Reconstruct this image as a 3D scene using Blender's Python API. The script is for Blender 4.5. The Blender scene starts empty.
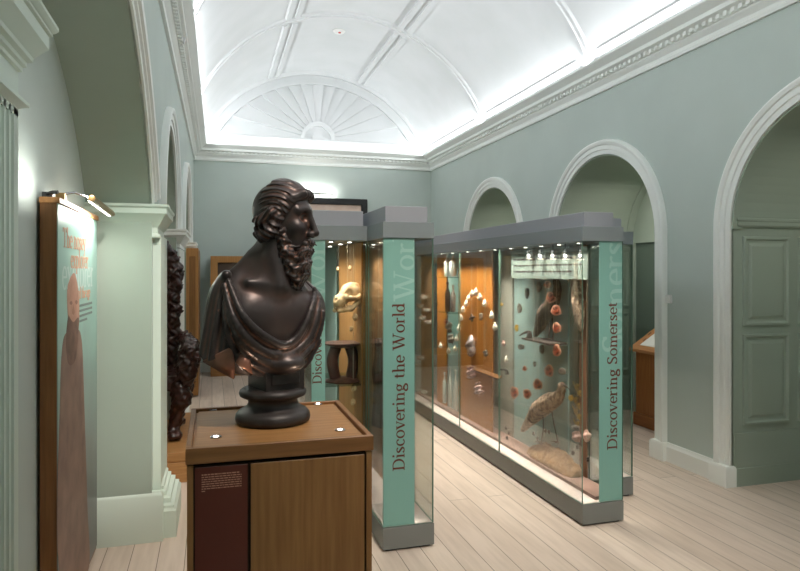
import bpy, math, random
import numpy as np
from mathutils import Vector, Matrix
random.seed(7); np.random.seed(7)
SC = bpy.context.scene
COL = SC.collection
PI = math.pi
# ------------------------------------------------------------------ camera model
F = 640.0; HY = 272.0; XV = 212.0; EYE = 1.6
TH = math.atan((400 - XV) / F); ST, CT = math.sin(TH), math.cos(TH)
def ray(px, py):
    r = (px - 400) / F
    return ST + r * CT, CT - r * ST, (HY - py) / F
def P(px, py, X=None, Y=None, Z=None):
    a, b, c = ray(px, py)
    if X is not None: t = X / a
    elif Y is not None: t = Y / b
    else: t = (Z - EYE) / c
    return Vector((a * t, b * t, EYE + c * t))
# ------------------------------------------------------------------ mesh builder
class MB:
    def __init__(s): s.v = []; s.f = []; s.m = []
    def add(s, vs, fs, mi=0):
        o = len(s.v); s.v += [tuple(v) for v in vs]
        for f in fs: s.f.append([i + o for i in f]); s.m.append(mi)
        return s
    def box(s, x0, x1, y0, y1, z0, z1, mi=0):
        v = [(x, y, z) for z in (z0, z1) for y in (y0, y1) for x in (x0, x1)]
        return s.add(v, [(0, 2, 3, 1), (4, 5, 7, 6), (0, 1, 5, 4), (2, 6, 7, 3), (0, 4, 6, 2), (1, 3, 7, 5)], mi)
    def bbox(s, x0, x1, y0, y1, z0, z1, b=.004, mi=0):          # box with chamfered rim
        pr = [(-b, z0), (0, z0 + b), (0, z1 - b), (-b, z1)]
        return s.loft(pr, x0, x1, y0, y1, mi)
    def loft(s, prof, x0, x1, y0, y1, mi=0):                     # stacked rectangles grown by p
        vs = []
        for p, z in prof: vs += [(x0 - p, y0 - p, z), (x1 + p, y0 - p, z), (x1 + p, y1 + p, z), (x0 - p, y1 + p, z)]
        fs = [(3, 2, 1, 0)]
        n = len(prof)
        for i in range(n - 1):
            for k in range(4):
                a = i * 4 + k; b = i * 4 + (k + 1) % 4
                fs.append((a, b, b + 4, a + 4))
        fs.append(tuple((n - 1) * 4 + k for k in range(4)))
        return s.add(vs, fs, mi)
    def lathe(s, prof, c=(0, 0, 0), n=32, mi=0):
        vs = []; m = len(prof)
        for r, z in prof:
            for k in range(n):
                a = 2 * PI * k / n; vs.append((c[0] + r * math.cos(a), c[1] + r * math.sin(a), c[2] + z))
        fs = []
        for i in range(m - 1):
            for k in range(n):
                a = i * n + k; b = i * n + (k + 1) % n
                fs.append((a, b, b + n, a + n))
        fs.append(tuple(range(n - 1, -1, -1))); fs.append(tuple((m - 1) * n + k for k in range(n)))
        return s.add(vs, fs, mi)
    def tube(s, pts, r, n=8, mi=0):
        pts = [Vector(p) for p in pts]; rs = r if isinstance(r, (list, tuple)) else [r] * len(pts)
        vs = []; up = Vector((0, 0, 1))
        for i, p in enumerate(pts):
            t = (pts[min(i + 1, len(pts) - 1)] - pts[max(i - 1, 0)]).normalized()
            ref = up if abs(t.z) < .9 else Vector((1, 0, 0))
            a = t.cross(ref).normalized(); b = t.cross(a)
            for k in range(n):
                q = 2 * PI * k / n; vs.append(p + (a * math.cos(q) + b * math.sin(q)) * rs[i])
        fs = []
        for i in range(len(pts) - 1):
            for k in range(n):
                a = i * n + k; b = i * n + (k + 1) % n
                fs.append((a, a + n, b + n, b))
        fs.append(tuple(range(n))); fs.append(tuple((len(pts) - 1) * n + k for k in range(n - 1, -1, -1)))
        return s.add(vs, fs, mi)
    def ball(s, c, rx, ry=None, rz=None, n=12, m=8, mi=0):
        ry = ry or rx; rz = rz or rx
        pr = [(math.sin(PI * i / m), -math.cos(PI * i / m)) for i in range(m + 1)]
        pr[0] = (.02, -1); pr[-1] = (.02, 1)
        o = len(s.v); s.lathe(pr, n=n, mi=mi)
        for i in range(o, len(s.v)):
            x, y, z = s.v[i]; s.v[i] = (c[0] + x * rx, c[1] + y * ry, c[2] + z * rz)
        return s
    def prism(s, poly, axis, a0, a1, mi=0):                     # extrude a 2-d outline along axis
        n = len(poly)
        def mk(p, a):
            return {'x': (a, p[0], p[1]), 'y': (p[0], a, p[1]), 'z': (p[0], p[1], a)}[axis]
        vs = [mk(p, a0) for p in poly] + [mk(p, a1) for p in poly]
        fs = [tuple(range(n - 1, -1, -1)), tuple(range(n, 2 * n))]
        for k in range(n): fs.append((k, (k + 1) % n, n + (k + 1) % n, n + k))
        return s.add(vs, fs, mi)
    def xf(s, fn, start=0):
        for i in range(start, len(s.v)): s.v[i] = tuple(fn(*s.v[i]))
        return s
    def build(s, name, mats, parent=None, smooth=None, loc=None, warp=None):
        if warp: s.xf(warp)
        if loc is not None:
            s.v = [(x - loc[0], y - loc[1], z - loc[2]) for x, y, z in s.v]
        me = bpy.data.meshes.new(name); me.from_pydata(s.v, [], s.f)
        if not isinstance(mats, (list, tuple)): mats = [mats]
        for m in mats: me.materials.append(m)
        if len(mats) > 1: me.polygons.foreach_set('material_index', s.m)
        import bmesh
        bm = bmesh.new(); bm.from_mesh(me); bmesh.ops.recalc_face_normals(bm, faces=bm.faces); bm.to_mesh(me); bm.free()
        o = bpy.data.objects.new(name, me); COL.objects.link(o)
        if smooth:
            me.polygons.foreach_set('use_smooth', [True] * len(me.polygons))
            if smooth is not True: me.set_sharp_from_angle(angle=math.radians(smooth))
        if parent: o.parent = parent
        if loc is not None: o.location = loc
        return o
def tag(o, label, cat, group=None, kind=None):
    o['label'] = label; o['category'] = cat
    if group: o['group'] = group
    if kind: o['kind'] = kind
    return o
def struct(o): o['kind'] = 'structure'; return o
def empty(name, loc, label, cat, group=None, rz=0):
    o = bpy.data.objects.new(name, None); COL.objects.link(o); o.location = loc; o.rotation_euler = (0, 0, rz)
    o.empty_display_size = .05
    return tag(o, label, cat, group)
def part(mb, name, mat, root, smooth=None):                     # world-space builder, parented under an unrotated root
    o = mb.build(name, mat, None, smooth, loc=tuple(wloc(root)))
    o.parent = root; o.location = (0, 0, 0)
    return o
def wloc(o):
    v = Vector((0, 0, 0)); 
    while o: v += o.location; o = o.parent
    return v
# ------------------------------------------------------------------ materials
def srgb(r, g, b):
    f = lambda c: (c / 255 / 12.92) if c <= 10.3 else ((c / 255 + .055) / 1.055) ** 2.4
    return (f(r), f(g), f(b), 1)
def mat(name, col, rough=.6, metal=0, spec=.5, emit=0):
    m = bpy.data.materials.new(name); m.use_nodes = True
    b = m.node_tree.nodes['Principled BSDF']
    b.inputs['Base Color'].default_value = col; b.inputs['Roughness'].default_value = rough
    b.inputs['Metallic'].default_value = metal; b.inputs['Specular IOR Level'].default_value = spec
    if emit:
        b.inputs['Emission Color'].default_value = col; b.inputs['Emission Strength'].default_value = emit
    return m
def noisy(name, c1, c2, rough=.6, scale=6, stretch=(1, 1, 1), metal=0, spec=.5, bump=0, bscale=None, detail=5, lo=.35, hi=.65):
    m = mat(name, c1, rough, metal, spec); t = m.node_tree; N = t.nodes; L = t.links; b = N['Principled BSDF']
    tc = N.new('ShaderNodeTexCoord'); mp = N.new('ShaderNodeMapping'); mp.inputs['Scale'].default_value = stretch
    no = N.new('ShaderNodeTexNoise'); no.inputs['Scale'].default_value = scale; no.inputs['Detail'].default_value = detail
    cr = N.new('ShaderNodeValToRGB'); cr.color_ramp.elements[0].position = lo; cr.color_ramp.elements[1].position = hi
    cr.color_ramp.elements[0].color = c1; cr.color_ramp.elements[1].color = c2
    L.new(tc.outputs['Object'], mp.inputs[0]); L.new(mp.outputs[0], no.inputs['Vector']); L.new(no.outputs[0], cr.inputs[0]); L.new(cr.outputs[0], b.inputs['Base Color'])
    if bump:
        bp = N.new('ShaderNodeBump'); bp.inputs['Strength'].default_value = bump; bp.inputs['Distance'].default_value = .01
        n2 = no
        if bscale:
            n2 = N.new('ShaderNodeTexNoise'); n2.inputs['Scale'].default_value = bscale; L.new(mp.outputs[0], n2.inputs['Vector'])
        L.new(n2.outputs[0], bp.inputs['Height']); L.new(bp.outputs[0], b.inputs['Normal'])
    return m
def wood(name, dark, light, along='z', rough=.42, scale=5):
    st = {'z': (14, 14, .8), 'x': (.8, 14, 14), 'y': (14, .8, 14)}[along]
    m = noisy(name, dark, light, rough, scale, st, lo=.3, hi=.72, spec=.4)
    return m
M = {}
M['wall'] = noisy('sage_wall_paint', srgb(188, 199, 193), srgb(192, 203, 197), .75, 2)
M['reveal'] = noisy('darker_sage', srgb(156, 169, 156), srgb(160, 173, 160), .7, 2)  # darker green than the walls, for reveals, soffits and outer wall
M['trim'] = mat('pale_trim_paint', srgb(241, 244, 240), .55)
M['pier'] = mat('pale_green_pier_paint', srgb(205, 218, 206), .6)
M['plaster'] = noisy('white_plaster', srgb(222, 224, 224), srgb(228, 229, 230), .85, 2)
M['oak'] = wood('oak_upright', srgb(130, 91, 52), srgb(154, 111, 66), 'z')
M['oakx'] = wood('oak_crosswise', srgb(145, 102, 58), srgb(175, 130, 82), 'x')
M['oaky'] = wood('oak_lengthwise', srgb(140, 95, 52), srgb(168, 120, 70), 'y')
M['oakdark'] = mat('oak_shadow_gap', srgb(48, 32, 18), .8)
M['orange'] = wood('warm_veneer', srgb(176, 112, 42), srgb(196, 130, 56), 'z', .5, 3)
M['mahog'] = noisy('dark_carved_wood', srgb(34, 18, 14), srgb(62, 30, 22), .32, 30, spec=.5)
M['bronze'] = None; M['darkbronze'] = noisy('darkened_bronze', srgb(44, 39, 38), srgb(52, 46, 44), .45, 12, metal=.1)  # socle bronze darkened in its colour to offset warm bounce off the plinth
M['greymetal'] = mat('grey_case_metal', srgb(158, 161, 168), .45, .0, .4)
M['basemetal'] = mat('dark_case_metal', srgb(122, 125, 122), .5, 0, .4)
M['fascia'] = mat('grey_green_fascia', srgb(132, 141, 144), .4, 0, .4)
M['gap'] = mat('shadow_black', srgb(18, 18, 18), .9)
M['casefloor'] = mat('pale_case_floor', srgb(222, 205, 198), .6)
M['aqua'] = mat('aqua_graphic', srgb(158, 208, 199), .45)
M['aquapale'] = mat('aqua_pale_print', srgb(186, 224, 216), .45)
M['aquaback'] = noisy('aqua_backing', srgb(160, 190, 186), srgb(172, 200, 195), .6, 3)
M['letter'] = mat('russet_lettering', srgb(120, 62, 44), .5)
M['maroon'] = mat('maroon_panel', srgb(88, 36, 22), .45)
M['cream'] = mat('cream_print', srgb(225, 200, 180), .6)
M['brass'] = mat('dull_brass', srgb(150, 120, 80), .35, .9)
M['chrome'] = mat('chrome', srgb(190, 192, 196), .2, .9)
M['white'] = mat('white_plastic', srgb(246, 246, 243), .4)
M['black'] = mat('black_frame', srgb(26, 25, 26), .35)
M['lamp'] = mat('lit_lamp', (1, .93, .82, 1), .5, emit=14)
M['shell'] = noisy('white_shell', srgb(236, 222, 200), srgb(248, 240, 226), .35, 40)
M['pinkshell'] = noisy('pink_shell', srgb(205, 150, 135), srgb(235, 200, 185), .35, 40)
M['agate'] = noisy('red_agate', srgb(70, 24, 18), srgb(186, 88, 60), .3, 45, lo=.42, hi=.58)
M['agrim'] = mat('agate_rim', srgb(206, 150, 124), .4)
M['greyrock'] = noisy('grey_fossil', srgb(96, 88, 82), srgb(150, 138, 126), .6, 60)
M['darkrock'] = noisy('dark_fossil', srgb(40, 34, 32), srgb(78, 66, 60), .5, 60)
M['silver'] = noisy('silvery_shell', srgb(170, 150, 150), srgb(240, 232, 226), .22, 30, metal=.3)
M['crystal'] = noisy('pink_crystal', srgb(170, 130, 120), srgb(225, 195, 190), .25, 40)
M['gold'] = noisy('gold_wing', srgb(190, 140, 40), srgb(226, 190, 90), .45, 60)
M['feather'] = noisy('brown_feather', srgb(118, 92, 74), srgb(206, 180, 154), .8, 45, (1, 1, .5), bump=.3, lo=.4, hi=.6)
M['darkfeather'] = noisy('dark_feather', srgb(44, 38, 34), srgb(92, 76, 62), .7, 45, bump=.3)
M['rock'] = noisy('sandy_rock', srgb(126, 92, 60), srgb(164, 126, 88), .9, 20, bump=.5)
M['bone'] = noisy('old_bone', srgb(176, 142, 100), srgb(222, 194, 152), .6, 30, bump=.3)
M['headrest'] = noisy('dark_headrest_wood', srgb(44, 26, 20), srgb(78, 48, 38), .4, 20)
M['cloth'] = noisy('dark_cloth', srgb(44, 36, 34), srgb(70, 58, 54), .9, 30)
M['string'] = mat('hanging_string', srgb(180, 170, 150), .6)
M['vial'] = mat('pale_vial', srgb(196, 200, 190), .25)
M['leather'] = noisy('worn_print', srgb(150, 116, 98), srgb(172, 136, 116), .7, 9)

def glass_mat(name, tint, refl=.06):
    m = bpy.data.materials.new(name); m.use_nodes = True; t = m.node_tree; t.nodes.clear(); N = t.nodes; L = t.links
    o = N.new('ShaderNodeOutputMaterial'); mx = N.new('ShaderNodeMixShader'); tr = N.new('ShaderNodeBsdfTransparent'); gl = N.new('ShaderNodeBsdfGlossy')
    tr.inputs[0].default_value = tint; gl.inputs['Roughness'].default_value = .02
    lw = N.new('ShaderNodeFresnel'); lw.inputs['IOR'].default_value = 1.33
    mu = N.new('ShaderNodeMath'); mu.operation = 'MULTIPLY'; mu.inputs[1].default_value = refl / .06 * .5
    L.new(lw.outputs[0], mu.inputs[0]); L.new(mu.outputs[0], mx.inputs[0])
    L.new(tr.outputs[0], mx.inputs[1]); L.new(gl.outputs[0], mx.inputs[2]); L.new(mx.outputs[0], o.inputs[0])
    return m
M['glass'] = glass_mat('clear_glass', (.965, .985, .975, 1))
M['glassedge'] = mat('green_glass_edge', srgb(104, 132, 116), .3)
M['glassshelf'] = glass_mat('shelf_glass', (.85, .93, .89, 1))
def bronze():
    m = mat('dark_bronze', srgb(66, 59, 58), .36, .45, .5); t = m.node_tree; N = t.nodes; L = t.links; b = N['Principled BSDF']
    g = N.new('ShaderNodeNewGeometry'); cr = N.new('ShaderNodeValToRGB'); no = N.new('ShaderNodeTexNoise'); tc = N.new('ShaderNodeTexCoord')
    no.inputs['Scale'].default_value = 18; L.new(tc.outputs['Object'], no.inputs['Vector'])
    cr.color_ramp.elements[0].position = .495; cr.color_ramp.elements[1].position = .55
    cr.color_ramp.elements[0].color = (0, 0, 0, 1); cr.color_ramp.elements[1].color = (1, 1, 1, 1)
    mx = N.new('ShaderNodeMix'); mx.data_type = 'RGBA'; mx.inputs[6].default_value = srgb(66, 59, 58); mx.inputs[7].default_value = srgb(172, 118, 94)
    L.new(g.outputs['Pointiness'], cr.inputs[0]); 
    mu = N.new('ShaderNodeMath'); mu.operation = 'MULTIPLY'; L.new(cr.outputs[0], mu.inputs[0]); L.new(no.outputs[0], mu.inputs[1])
    L.new(mu.outputs[0], mx.inputs[0]); L.new(mx.outputs[2], b.inputs['Base Color'])
    return m
M['bronze'] = bronze()
def floor_mat():
    m = mat('whitewashed_boards', srgb(214, 200, 182), .5, 0, .35); t = m.node_tree; N = t.nodes; L = t.links; b = N['Principled BSDF']
    tc = N.new('ShaderNodeTexCoord'); mp = N.new('ShaderNodeMapping'); mp.inputs['Rotation'].default_value = (0, 0, PI / 2)
    br = N.new('ShaderNodeTexBrick'); br.inputs['Scale'].default_value = 1; br.inputs['Brick Width'].default_value = 4.2; br.inputs['Row Height'].default_value = .145
    br.inputs['Mortar Size'].default_value = .0022; br.inputs['Mortar Smooth'].default_value = .3; br.offset = .37
    br.inputs['Color1'].default_value = srgb(217, 201, 187); br.inputs['Color2'].default_value = srgb(207, 190, 175); br.inputs['Mortar'].default_value = srgb(112, 96, 80)
    no = N.new('ShaderNodeTexNoise'); no.inputs['Scale'].default_value = 3; no.inputs['Detail'].default_value = 8
    mp2 = N.new('ShaderNodeMapping'); mp2.inputs['Scale'].default_value = (9, .8, 1)
    mx = N.new('ShaderNodeMix'); mx.data_type = 'RGBA'; mx.blend_type = 'MULTIPLY'; mx.inputs[0].default_value = .35
    cr = N.new('ShaderNodeValToRGB'); cr.color_ramp.elements[0].position = .3; cr.color_ramp.elements[1].position = .6
    cr.color_ramp.elements[0].color = (.62, .58, .54, 1); cr.color_ramp.elements[1].color = (1, 1, 1, 1)
    L.new(tc.outputs['Object'], mp.inputs[0]); L.new(mp.outputs[0], br.inputs['Vector'])
    L.new(tc.outputs['Object'], mp2.inputs[0]); L.new(mp2.outputs[0], no.inputs['Vector']); L.new(no.outputs[0], cr.inputs[0])
    L.new(br.outputs[0], mx.inputs[6]); L.new(cr.outputs[0], mx.inputs[7]); L.new(mx.outputs[2], b.inputs['Base Color'])
    return m
M['floor'] = floor_mat()
# ------------------------------------------------------------------ implicit surfaces (numpy surface nets)
def surf(fn, b0, b1, res):
    ax = [np.arange(b0[i], b1[i] + res, res) for i in range(3)]
    X, Y, Z = np.meshgrid(*ax, indexing='ij'); d = fn(X, Y, Z).astype(np.float32)
    n = np.array(d.shape) - 1
    ins = d < 0
    def sub(a, i, j, k): return a[i:i + n[0], j:j + n[1], k:k + n[2]]
    cs = [(i, j, k) for i in (0, 1) for j in (0, 1) for k in (0, 1)]
    cnt = sum(sub(ins, *c).astype(np.int8) for c in cs)
    act = (cnt > 0) & (cnt < 8)
    idx = np.argwhere(act); vid = -np.ones(act.shape, int); vid[act] = np.arange(len(idx))
    acc = np.zeros((len(idx), 3)); w = np.zeros(len(idx))
    I, J, K = idx.T
    for a in range(8):
        for b in range(a + 1, 8):
            ca, cb = cs[a], cs[b]
            if sum(abs(ca[i] - cb[i]) for i in range(3)) != 1: continue
            da = d[I + ca[0], J + ca[1], K + ca[2]]; db = d[I + cb[0], J + cb[1], K + cb[2]]
            msk = (da < 0) != (db < 0); t = np.where(msk, da / np.where(msk, da - db, 1), 0)
            for i in range(3): acc[:, i] += np.where(msk, ca[i] + t * (cb[i] - ca[i]), 0)
            w += msk
    vs = (idx + acc / w[:, None]) * res + np.array(b0)
    fs = []
    for axn in range(3):
        o = [0, 0, 0]; o[axn] = 1
        A = ins[:d.shape[0] - o[0], :d.shape[1] - o[1], :d.shape[2] - o[2]]; B = ins[o[0]:, o[1]:, o[2]:]
        e = np.argwhere(A != B); u, v = [(1, 2), (2, 0), (0, 1)][axn]
        ok = (e[:, u] > 0) & (e[:, v] > 0) & (e[:, u] < n[u]) & (e[:, v] < n[v]); e = e[ok]
        q = []
        for du, dv in ((1, 1), (0, 1), (0, 0), (1, 0)):
            c = e.copy(); c[:, u] -= du; c[:, v] -= dv; q.append(vid[c[:, 0], c[:, 1], c[:, 2]])
        q = np.stack(q, 1); flip = ~A[e[:, 0], e[:, 1], e[:, 2]]
        q[flip] = q[flip][:, ::-1]; fs.append(q)
    return vs, np.concatenate(fs)
def smin(a, b, k):
    h = np.clip(.5 + .5 * (b - a) / k, 0, 1); return b + (a - b) * h - k * h * (1 - h)
def smax(a, b, k): return -smin(-a, -b, k)
def ell(x, y, z, c, r, ang=0):
    ca, sa = math.cos(ang), math.sin(ang); X, Y, Z = x - c[0], y - c[1], z - c[2]
    X, Y = X * ca + Y * sa, -X * sa + Y * ca
    k0 = np.sqrt((X / r[0]) ** 2 + (Y / r[1]) ** 2 + (Z / r[2]) ** 2); k1 = np.sqrt((X / r[0] ** 2) ** 2 + (Y / r[1] ** 2) ** 2 + (Z / r[2] ** 2) ** 2)
    return k0 * (k0 - 1) / np.maximum(k1, 1e-9)
def cap(x, y, z, a, b, ra, rb):
    a = np.array(a, float); b = np.array(b, float); ba = b - a; L = (ba ** 2).sum() + 1e-12
    t = np.clip(((x - a[0]) * ba[0] + (y - a[1]) * ba[1] + (z - a[2]) * ba[2]) / L, 0, 1)
    return np.sqrt((x - a[0] - t * ba[0]) ** 2 + (y - a[1] - t * ba[1]) ** 2 + (z - a[2] - t * ba[2]) ** 2) - (ra + (rb - ra) * t)
def chain(x, y, z, pts, rs, k):
    d = None
    for i in range(len(pts) - 1):
        c = cap(x, y, z, pts[i], pts[i + 1], rs[i], rs[i + 1]); d = c if d is None else smin(d, c, k)
    return d
def spline(pts, n):
    pts = [np.array(p, float) for p in pts]; out = []
    for i in range(len(pts) - 1):
        p0 = pts[max(i - 1, 0)]; p1 = pts[i]; p2 = pts[i + 1]; p3 = pts[min(i + 2, len(pts) - 1)]
        for t in np.linspace(0, 1, n, endpoint=False):
            out.append(.5 * (2 * p1 + (p2 - p0) * t + (2 * p0 - 5 * p1 + 4 * p2 - p3) * t * t + (3 * p1 - p0 - 3 * p2 + p3) * t ** 3))
    out.append(pts[-1]); return out
def sdf_obj(name, fn, b0, b1, res, m, parent=None, frame=None):
    vs, fs = surf(fn, b0, b1, res)
    if frame is not None: vs = frame(vs)
    me = bpy.data.meshes.new(name); me.from_pydata(vs.tolist(), [], fs.tolist()); me.materials.append(m)
    me.polygons.foreach_set('use_smooth', [True] * len(me.polygons))
    o = bpy.data.objects.new(name, me); COL.objects.link(o)
    if parent: o.parent = parent
    return o
# ------------------------------------------------------------------ serif lettering drawn from pen strokes
TK, TN = .105, .045
def _arc(cx, cy, rx, ry, a0, a1, n=18):
    out = []
    for i in range(n + 1):
        a = math.radians(a0 + (a1 - a0) * i / n)
        out.append((cx + rx * math.cos(a), cy + ry * math.sin(a), TN + (TK - TN) * abs(math.cos(a)) ** 1.3))
    return out
def _st(x, y0, y1, w=TK): return [(x, y0, w), (x, y1, w)]
def _se(x, y, h=.11): return [(x - h, y, TN), (x + h, y, TN)]
def _dg(x0, y0, x1, y1, w): return [(x0, y0, w), (x1, y1, w)]
b2 = TN / 2
GL = {
 'D': (.72, [_st(.16, 0, .7), _se(.16, b2, .13), _se(.16, .7 - b2, .13), [(.16, b2, TN), (.34, b2, TN)] + _arc(.34, .35, .3, .33, -90, 90) + [(.16, .7 - b2, TN)]]),
 'i': (.27, [_st(.14, 0, .46), _se(.14, b2), [(.03, .45, TN), (.14, .46, TN)], _st(.14, .60, .71)]),
 's': (.40, [_arc(.2, .35, .12, .1, 20, 190, 10) + [(.2, .24, TK), (.28, .18, TK)] + _arc(.19, .12, .13, .1, 20, -170, 12)]),
 'c': (.44, [_arc(.25, .235, .18, .22, 45, 315, 20), _st(.37, .34, .41, .09)]),
 'o': (.51, [_arc(.255, .235, .19, .225, 0, 360, 26)]),
 'v': (.50, [_dg(.08, .46, .25, .0, TK), _dg(.43, .46, .26, .0, TN), _se(.09, .46), _se(.42, .46, .08)]),
 'e': (.44, [_arc(.235, .235, .175, .22, 0, 315, 22), [(.06, .25, TN), (.40, .25, TN)]]),
 'r': (.38, [_st(.13, 0, .46), _se(.13, b2), [(.03, .45, TN), (.13, .46, TN)], [(.15, .34, TN), (.24, .43, TN), (.31, .43, .08), (.34, .40, .09)]]),
 'n': (.55, [_st(.13, 0, .46), _se(.13, b2), [(.03, .45, TN), (.13, .46, TN)], [(.15, .35, TN), (.24, .43, TN), (.34, .43, TN), (.40, .36, TK), (.41, .28, TK), (.41, 0, TK)], _se(.41, b2)]),
 'm': (.82, [_st(.13, 0, .46), _se(.13, b2), [(.03, .45, TN), (.13, .46, TN)], [(.15, .35, TN), (.24, .43, TN), (.32, .43, TN), (.38, .36, TK), (.40, .28, TK), (.40, 0, TK)], _se(.40, b2), [(.42, .35, TN), (.51, .43, TN), (.59, .43, TN), (.65, .36, TK), (.67, .28, TK), (.67, 0, TK)], _se(.67, b2)]),
 'g': (.48, [_arc(.22, .31, .14, .145, 0, 360, 20), [(.33, .41, TN), (.45, .45, .06)], [(.15, .17, TN), (.11, .11, TN), (.16, .06, TK), (.33, .03, TK)], _arc(.24, -.08, .18, .11, 35, 395, 20)]),
 't': (.33, [_st(.14, .06, .58), [(.14, .1, TK), (.18, .03, TN), (.28, .04, TN)], [(.02, .44, TN), (.29, .44, TN)]]),
 'h': (.55, [_st(.13, 0, .72), _se(.13, b2), [(.03, .71, TN), (.13, .72, TN)], [(.15, .35, TN), (.24, .43, TN), (.34, .43, TN), (.40, .36, TK), (.41, .28, TK), (.41, 0, TK)], _se(.41, b2)]),
 'l': (.27, [_st(.14, 0, .72), _se(.14, b2), [(.03, .71, TN), (.14, .72, TN)]]),
 'd': (.53, [_arc(.23, .23, .17, .22, 30, 330, 20), _st(.40, 0, .72), [(.30, .71, TN), (.40, .72, TN)], [(.40, b2, TN), (.51, .04, TN)]]),
 'W': (1.0, [_dg(.12, .7, .32, 0, TK), _dg(.33, 0, .5, .66, TN), _dg(.46, .7, .68, 0, TK), _dg(.69, 0, .88, .7, TN), _se(.12, .7 - b2), _se(.46, .7 - b2), _se(.88, .7 - b2)]),
 'S': (.52, [_arc(.27, .53, .17, .15, 20, 200, 12) + [(.2, .39, TK), (.36, .31, TK)] + _arc(.26, .17, .18, .15, 35, -165, 14), _st(.43, .55, .68, .05), _st(.08, .02, .17, .05)]),
 'T': (.64, [_st(.32, 0, .7), _se(.32, b2, .13), [(.04, .67, TN), (.6, .67, TN)], _st(.06, .54, .69, .05), _st(.58, .54, .69, .05)]),
 'p': (.54, [_st(.13, -.22, .46), _se(.13, -.2), [(.03, .45, TN), (.13, .46, TN)], _arc(.29, .23, .18, .22, 150, -150, 20)]),
 'x': (.5, [_dg(.09, .46, .4, 0, TK), _dg(.4, .46, .09, 0, TN), _se(.1, .46 - b2, .08), _se(.4, .46 - b2, .08), _se(.1, b2, .08), _se(.4, b2, .08)]),
 'f': (.33, [[(.14, 0, TK), (.14, .55, TK), (.18, .68, TN), (.27, .71, TN), (.33, .68, .08)], _se(.14, b2), [(.02, .44, TN), (.29, .44, TN)]]),
 'a': (.45, [[(.08, .38, .08), (.14, .44, TN), (.24, .45, TN), (.31, .39, TK), (.32, .3, TK), (.32, .05, TK), (.43, .04, TN)], _arc(.19, .14, .12, .12, 60, 330, 14), [(.22, .26, TN), (.32, .29, TN)]]),
 'y': (.5, [_dg(.08, .46, .25, .0, TK), [(.43, .46, TN), (.25, 0, TN), (.17, -.18, TN), (.06, -.2, .08)], _se(.09, .46), _se(.42, .46, .08)]),
 ' ': (.26, []),
}
def lettering(text, size, place, depth=.0012, track=.0, clip=None):
    """pen strokes -> thin raised letters; place(x,y,d) maps lettering plane to world"""
    mb = MB(); x0 = 0
    for ch in text:
        adv, strokes = GL[ch]
        for si, st in enumerate(strokes):
            L = []; R = []
            n = len(st)
            for i in range(n):
                a = st[max(i - 1, 0)]; b = st[min(i + 1, n - 1)]; dx, dy = b[0] - a[0], b[1] - a[1]; l = math.hypot(dx, dy) or 1
                nx, ny = -dy / l, dx / l; x, y, w = st[i]
                L.append(((x0 + x + nx * w / 2) * size, (y + ny * w / 2) * size)); R.append(((x0 + x - nx * w / 2) * size, (y - ny * w / 2) * size))
            for i in range(n - 1):
                q = [L[i], L[i + 1], R[i + 1], R[i]]
                if clip:
                    q = [(min(max(p[0], clip[0]), clip[1]), min(max(p[1], clip[2]), clip[3])) for p in q]
                    if max(p[0] for p in q) - min(p[0] for p in q) < 1e-6 or max(p[1] for p in q) - min(p[1] for p in q) < 1e-6: continue
                vs = [place(p[0], p[1], 0) for p in q] + [place(p[0], p[1], depth * (1 + .13 * si)) for p in q]
                mb.add(vs, [(4, 5, 6, 7), (0, 1, 5, 4), (1, 2, 6, 5), (2, 3, 7, 6), (3, 0, 4, 7)])
        x0 += adv + track
    return mb, x0 * size
# ================================================================== THE SETTING
XR, XL, YB, YF = 3.71, -.342, 10.69, -1.7
ZW = 3.6
def LW(x, y, z): return (x + (y - 4.07) * .0094, y, z)
def circ(c, zs, R, a0=180, a1=0, n=40):
    return [(c + R * math.cos(math.radians(a0 + (a1 - a0) * i / n)), zs + R * math.sin(math.radians(a0 + (a1 - a0) * i / n))) for i in range(n + 1)]
ARC = [3.03, 5.56, 8.14]; RR, ZS = .845, 1.92
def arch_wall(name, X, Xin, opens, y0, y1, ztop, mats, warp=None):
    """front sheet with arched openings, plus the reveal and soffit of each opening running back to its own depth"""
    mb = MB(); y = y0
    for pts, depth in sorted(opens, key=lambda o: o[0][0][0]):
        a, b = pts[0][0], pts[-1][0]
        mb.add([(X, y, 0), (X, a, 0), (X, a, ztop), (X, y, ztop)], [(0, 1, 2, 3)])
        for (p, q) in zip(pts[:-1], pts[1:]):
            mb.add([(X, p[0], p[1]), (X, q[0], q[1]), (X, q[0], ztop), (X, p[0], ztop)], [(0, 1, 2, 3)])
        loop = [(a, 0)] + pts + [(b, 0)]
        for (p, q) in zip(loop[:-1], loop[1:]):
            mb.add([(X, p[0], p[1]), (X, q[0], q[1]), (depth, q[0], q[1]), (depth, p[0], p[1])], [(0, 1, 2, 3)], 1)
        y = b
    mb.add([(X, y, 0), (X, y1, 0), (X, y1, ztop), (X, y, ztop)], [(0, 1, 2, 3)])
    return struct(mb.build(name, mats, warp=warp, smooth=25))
def sweep(mb, path, prof, X, sgn):
    """profile (offset outward from the opening, projection from the wall) swept along a (y,z) path"""
    n = len(path); m = len(prof); vs = []
    for i, (y, z) in enumerate(path):
        a = path[max(i - 1, 0)]; b = path[min(i + 1, n - 1)]; dy, dz = b[0] - a[0], b[1] - a[1]; l = math.hypot(dy, dz)
        ny, nz = -dz / l, dy / l
        for o, p in prof: vs.append((X + sgn * p, y + ny * o, z + nz * o))
    fs = []
    for i in range(n - 1):
        for k in range(m - 1):
            a = i * m + k; fs.append((a, a + 1, a + 1 + m, a + m))
    fs.append(tuple(range(m))); fs.append(tuple((n - 1) * m + k for k in range(m - 1, -1, -1)))
    mb.add(vs, fs)
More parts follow.
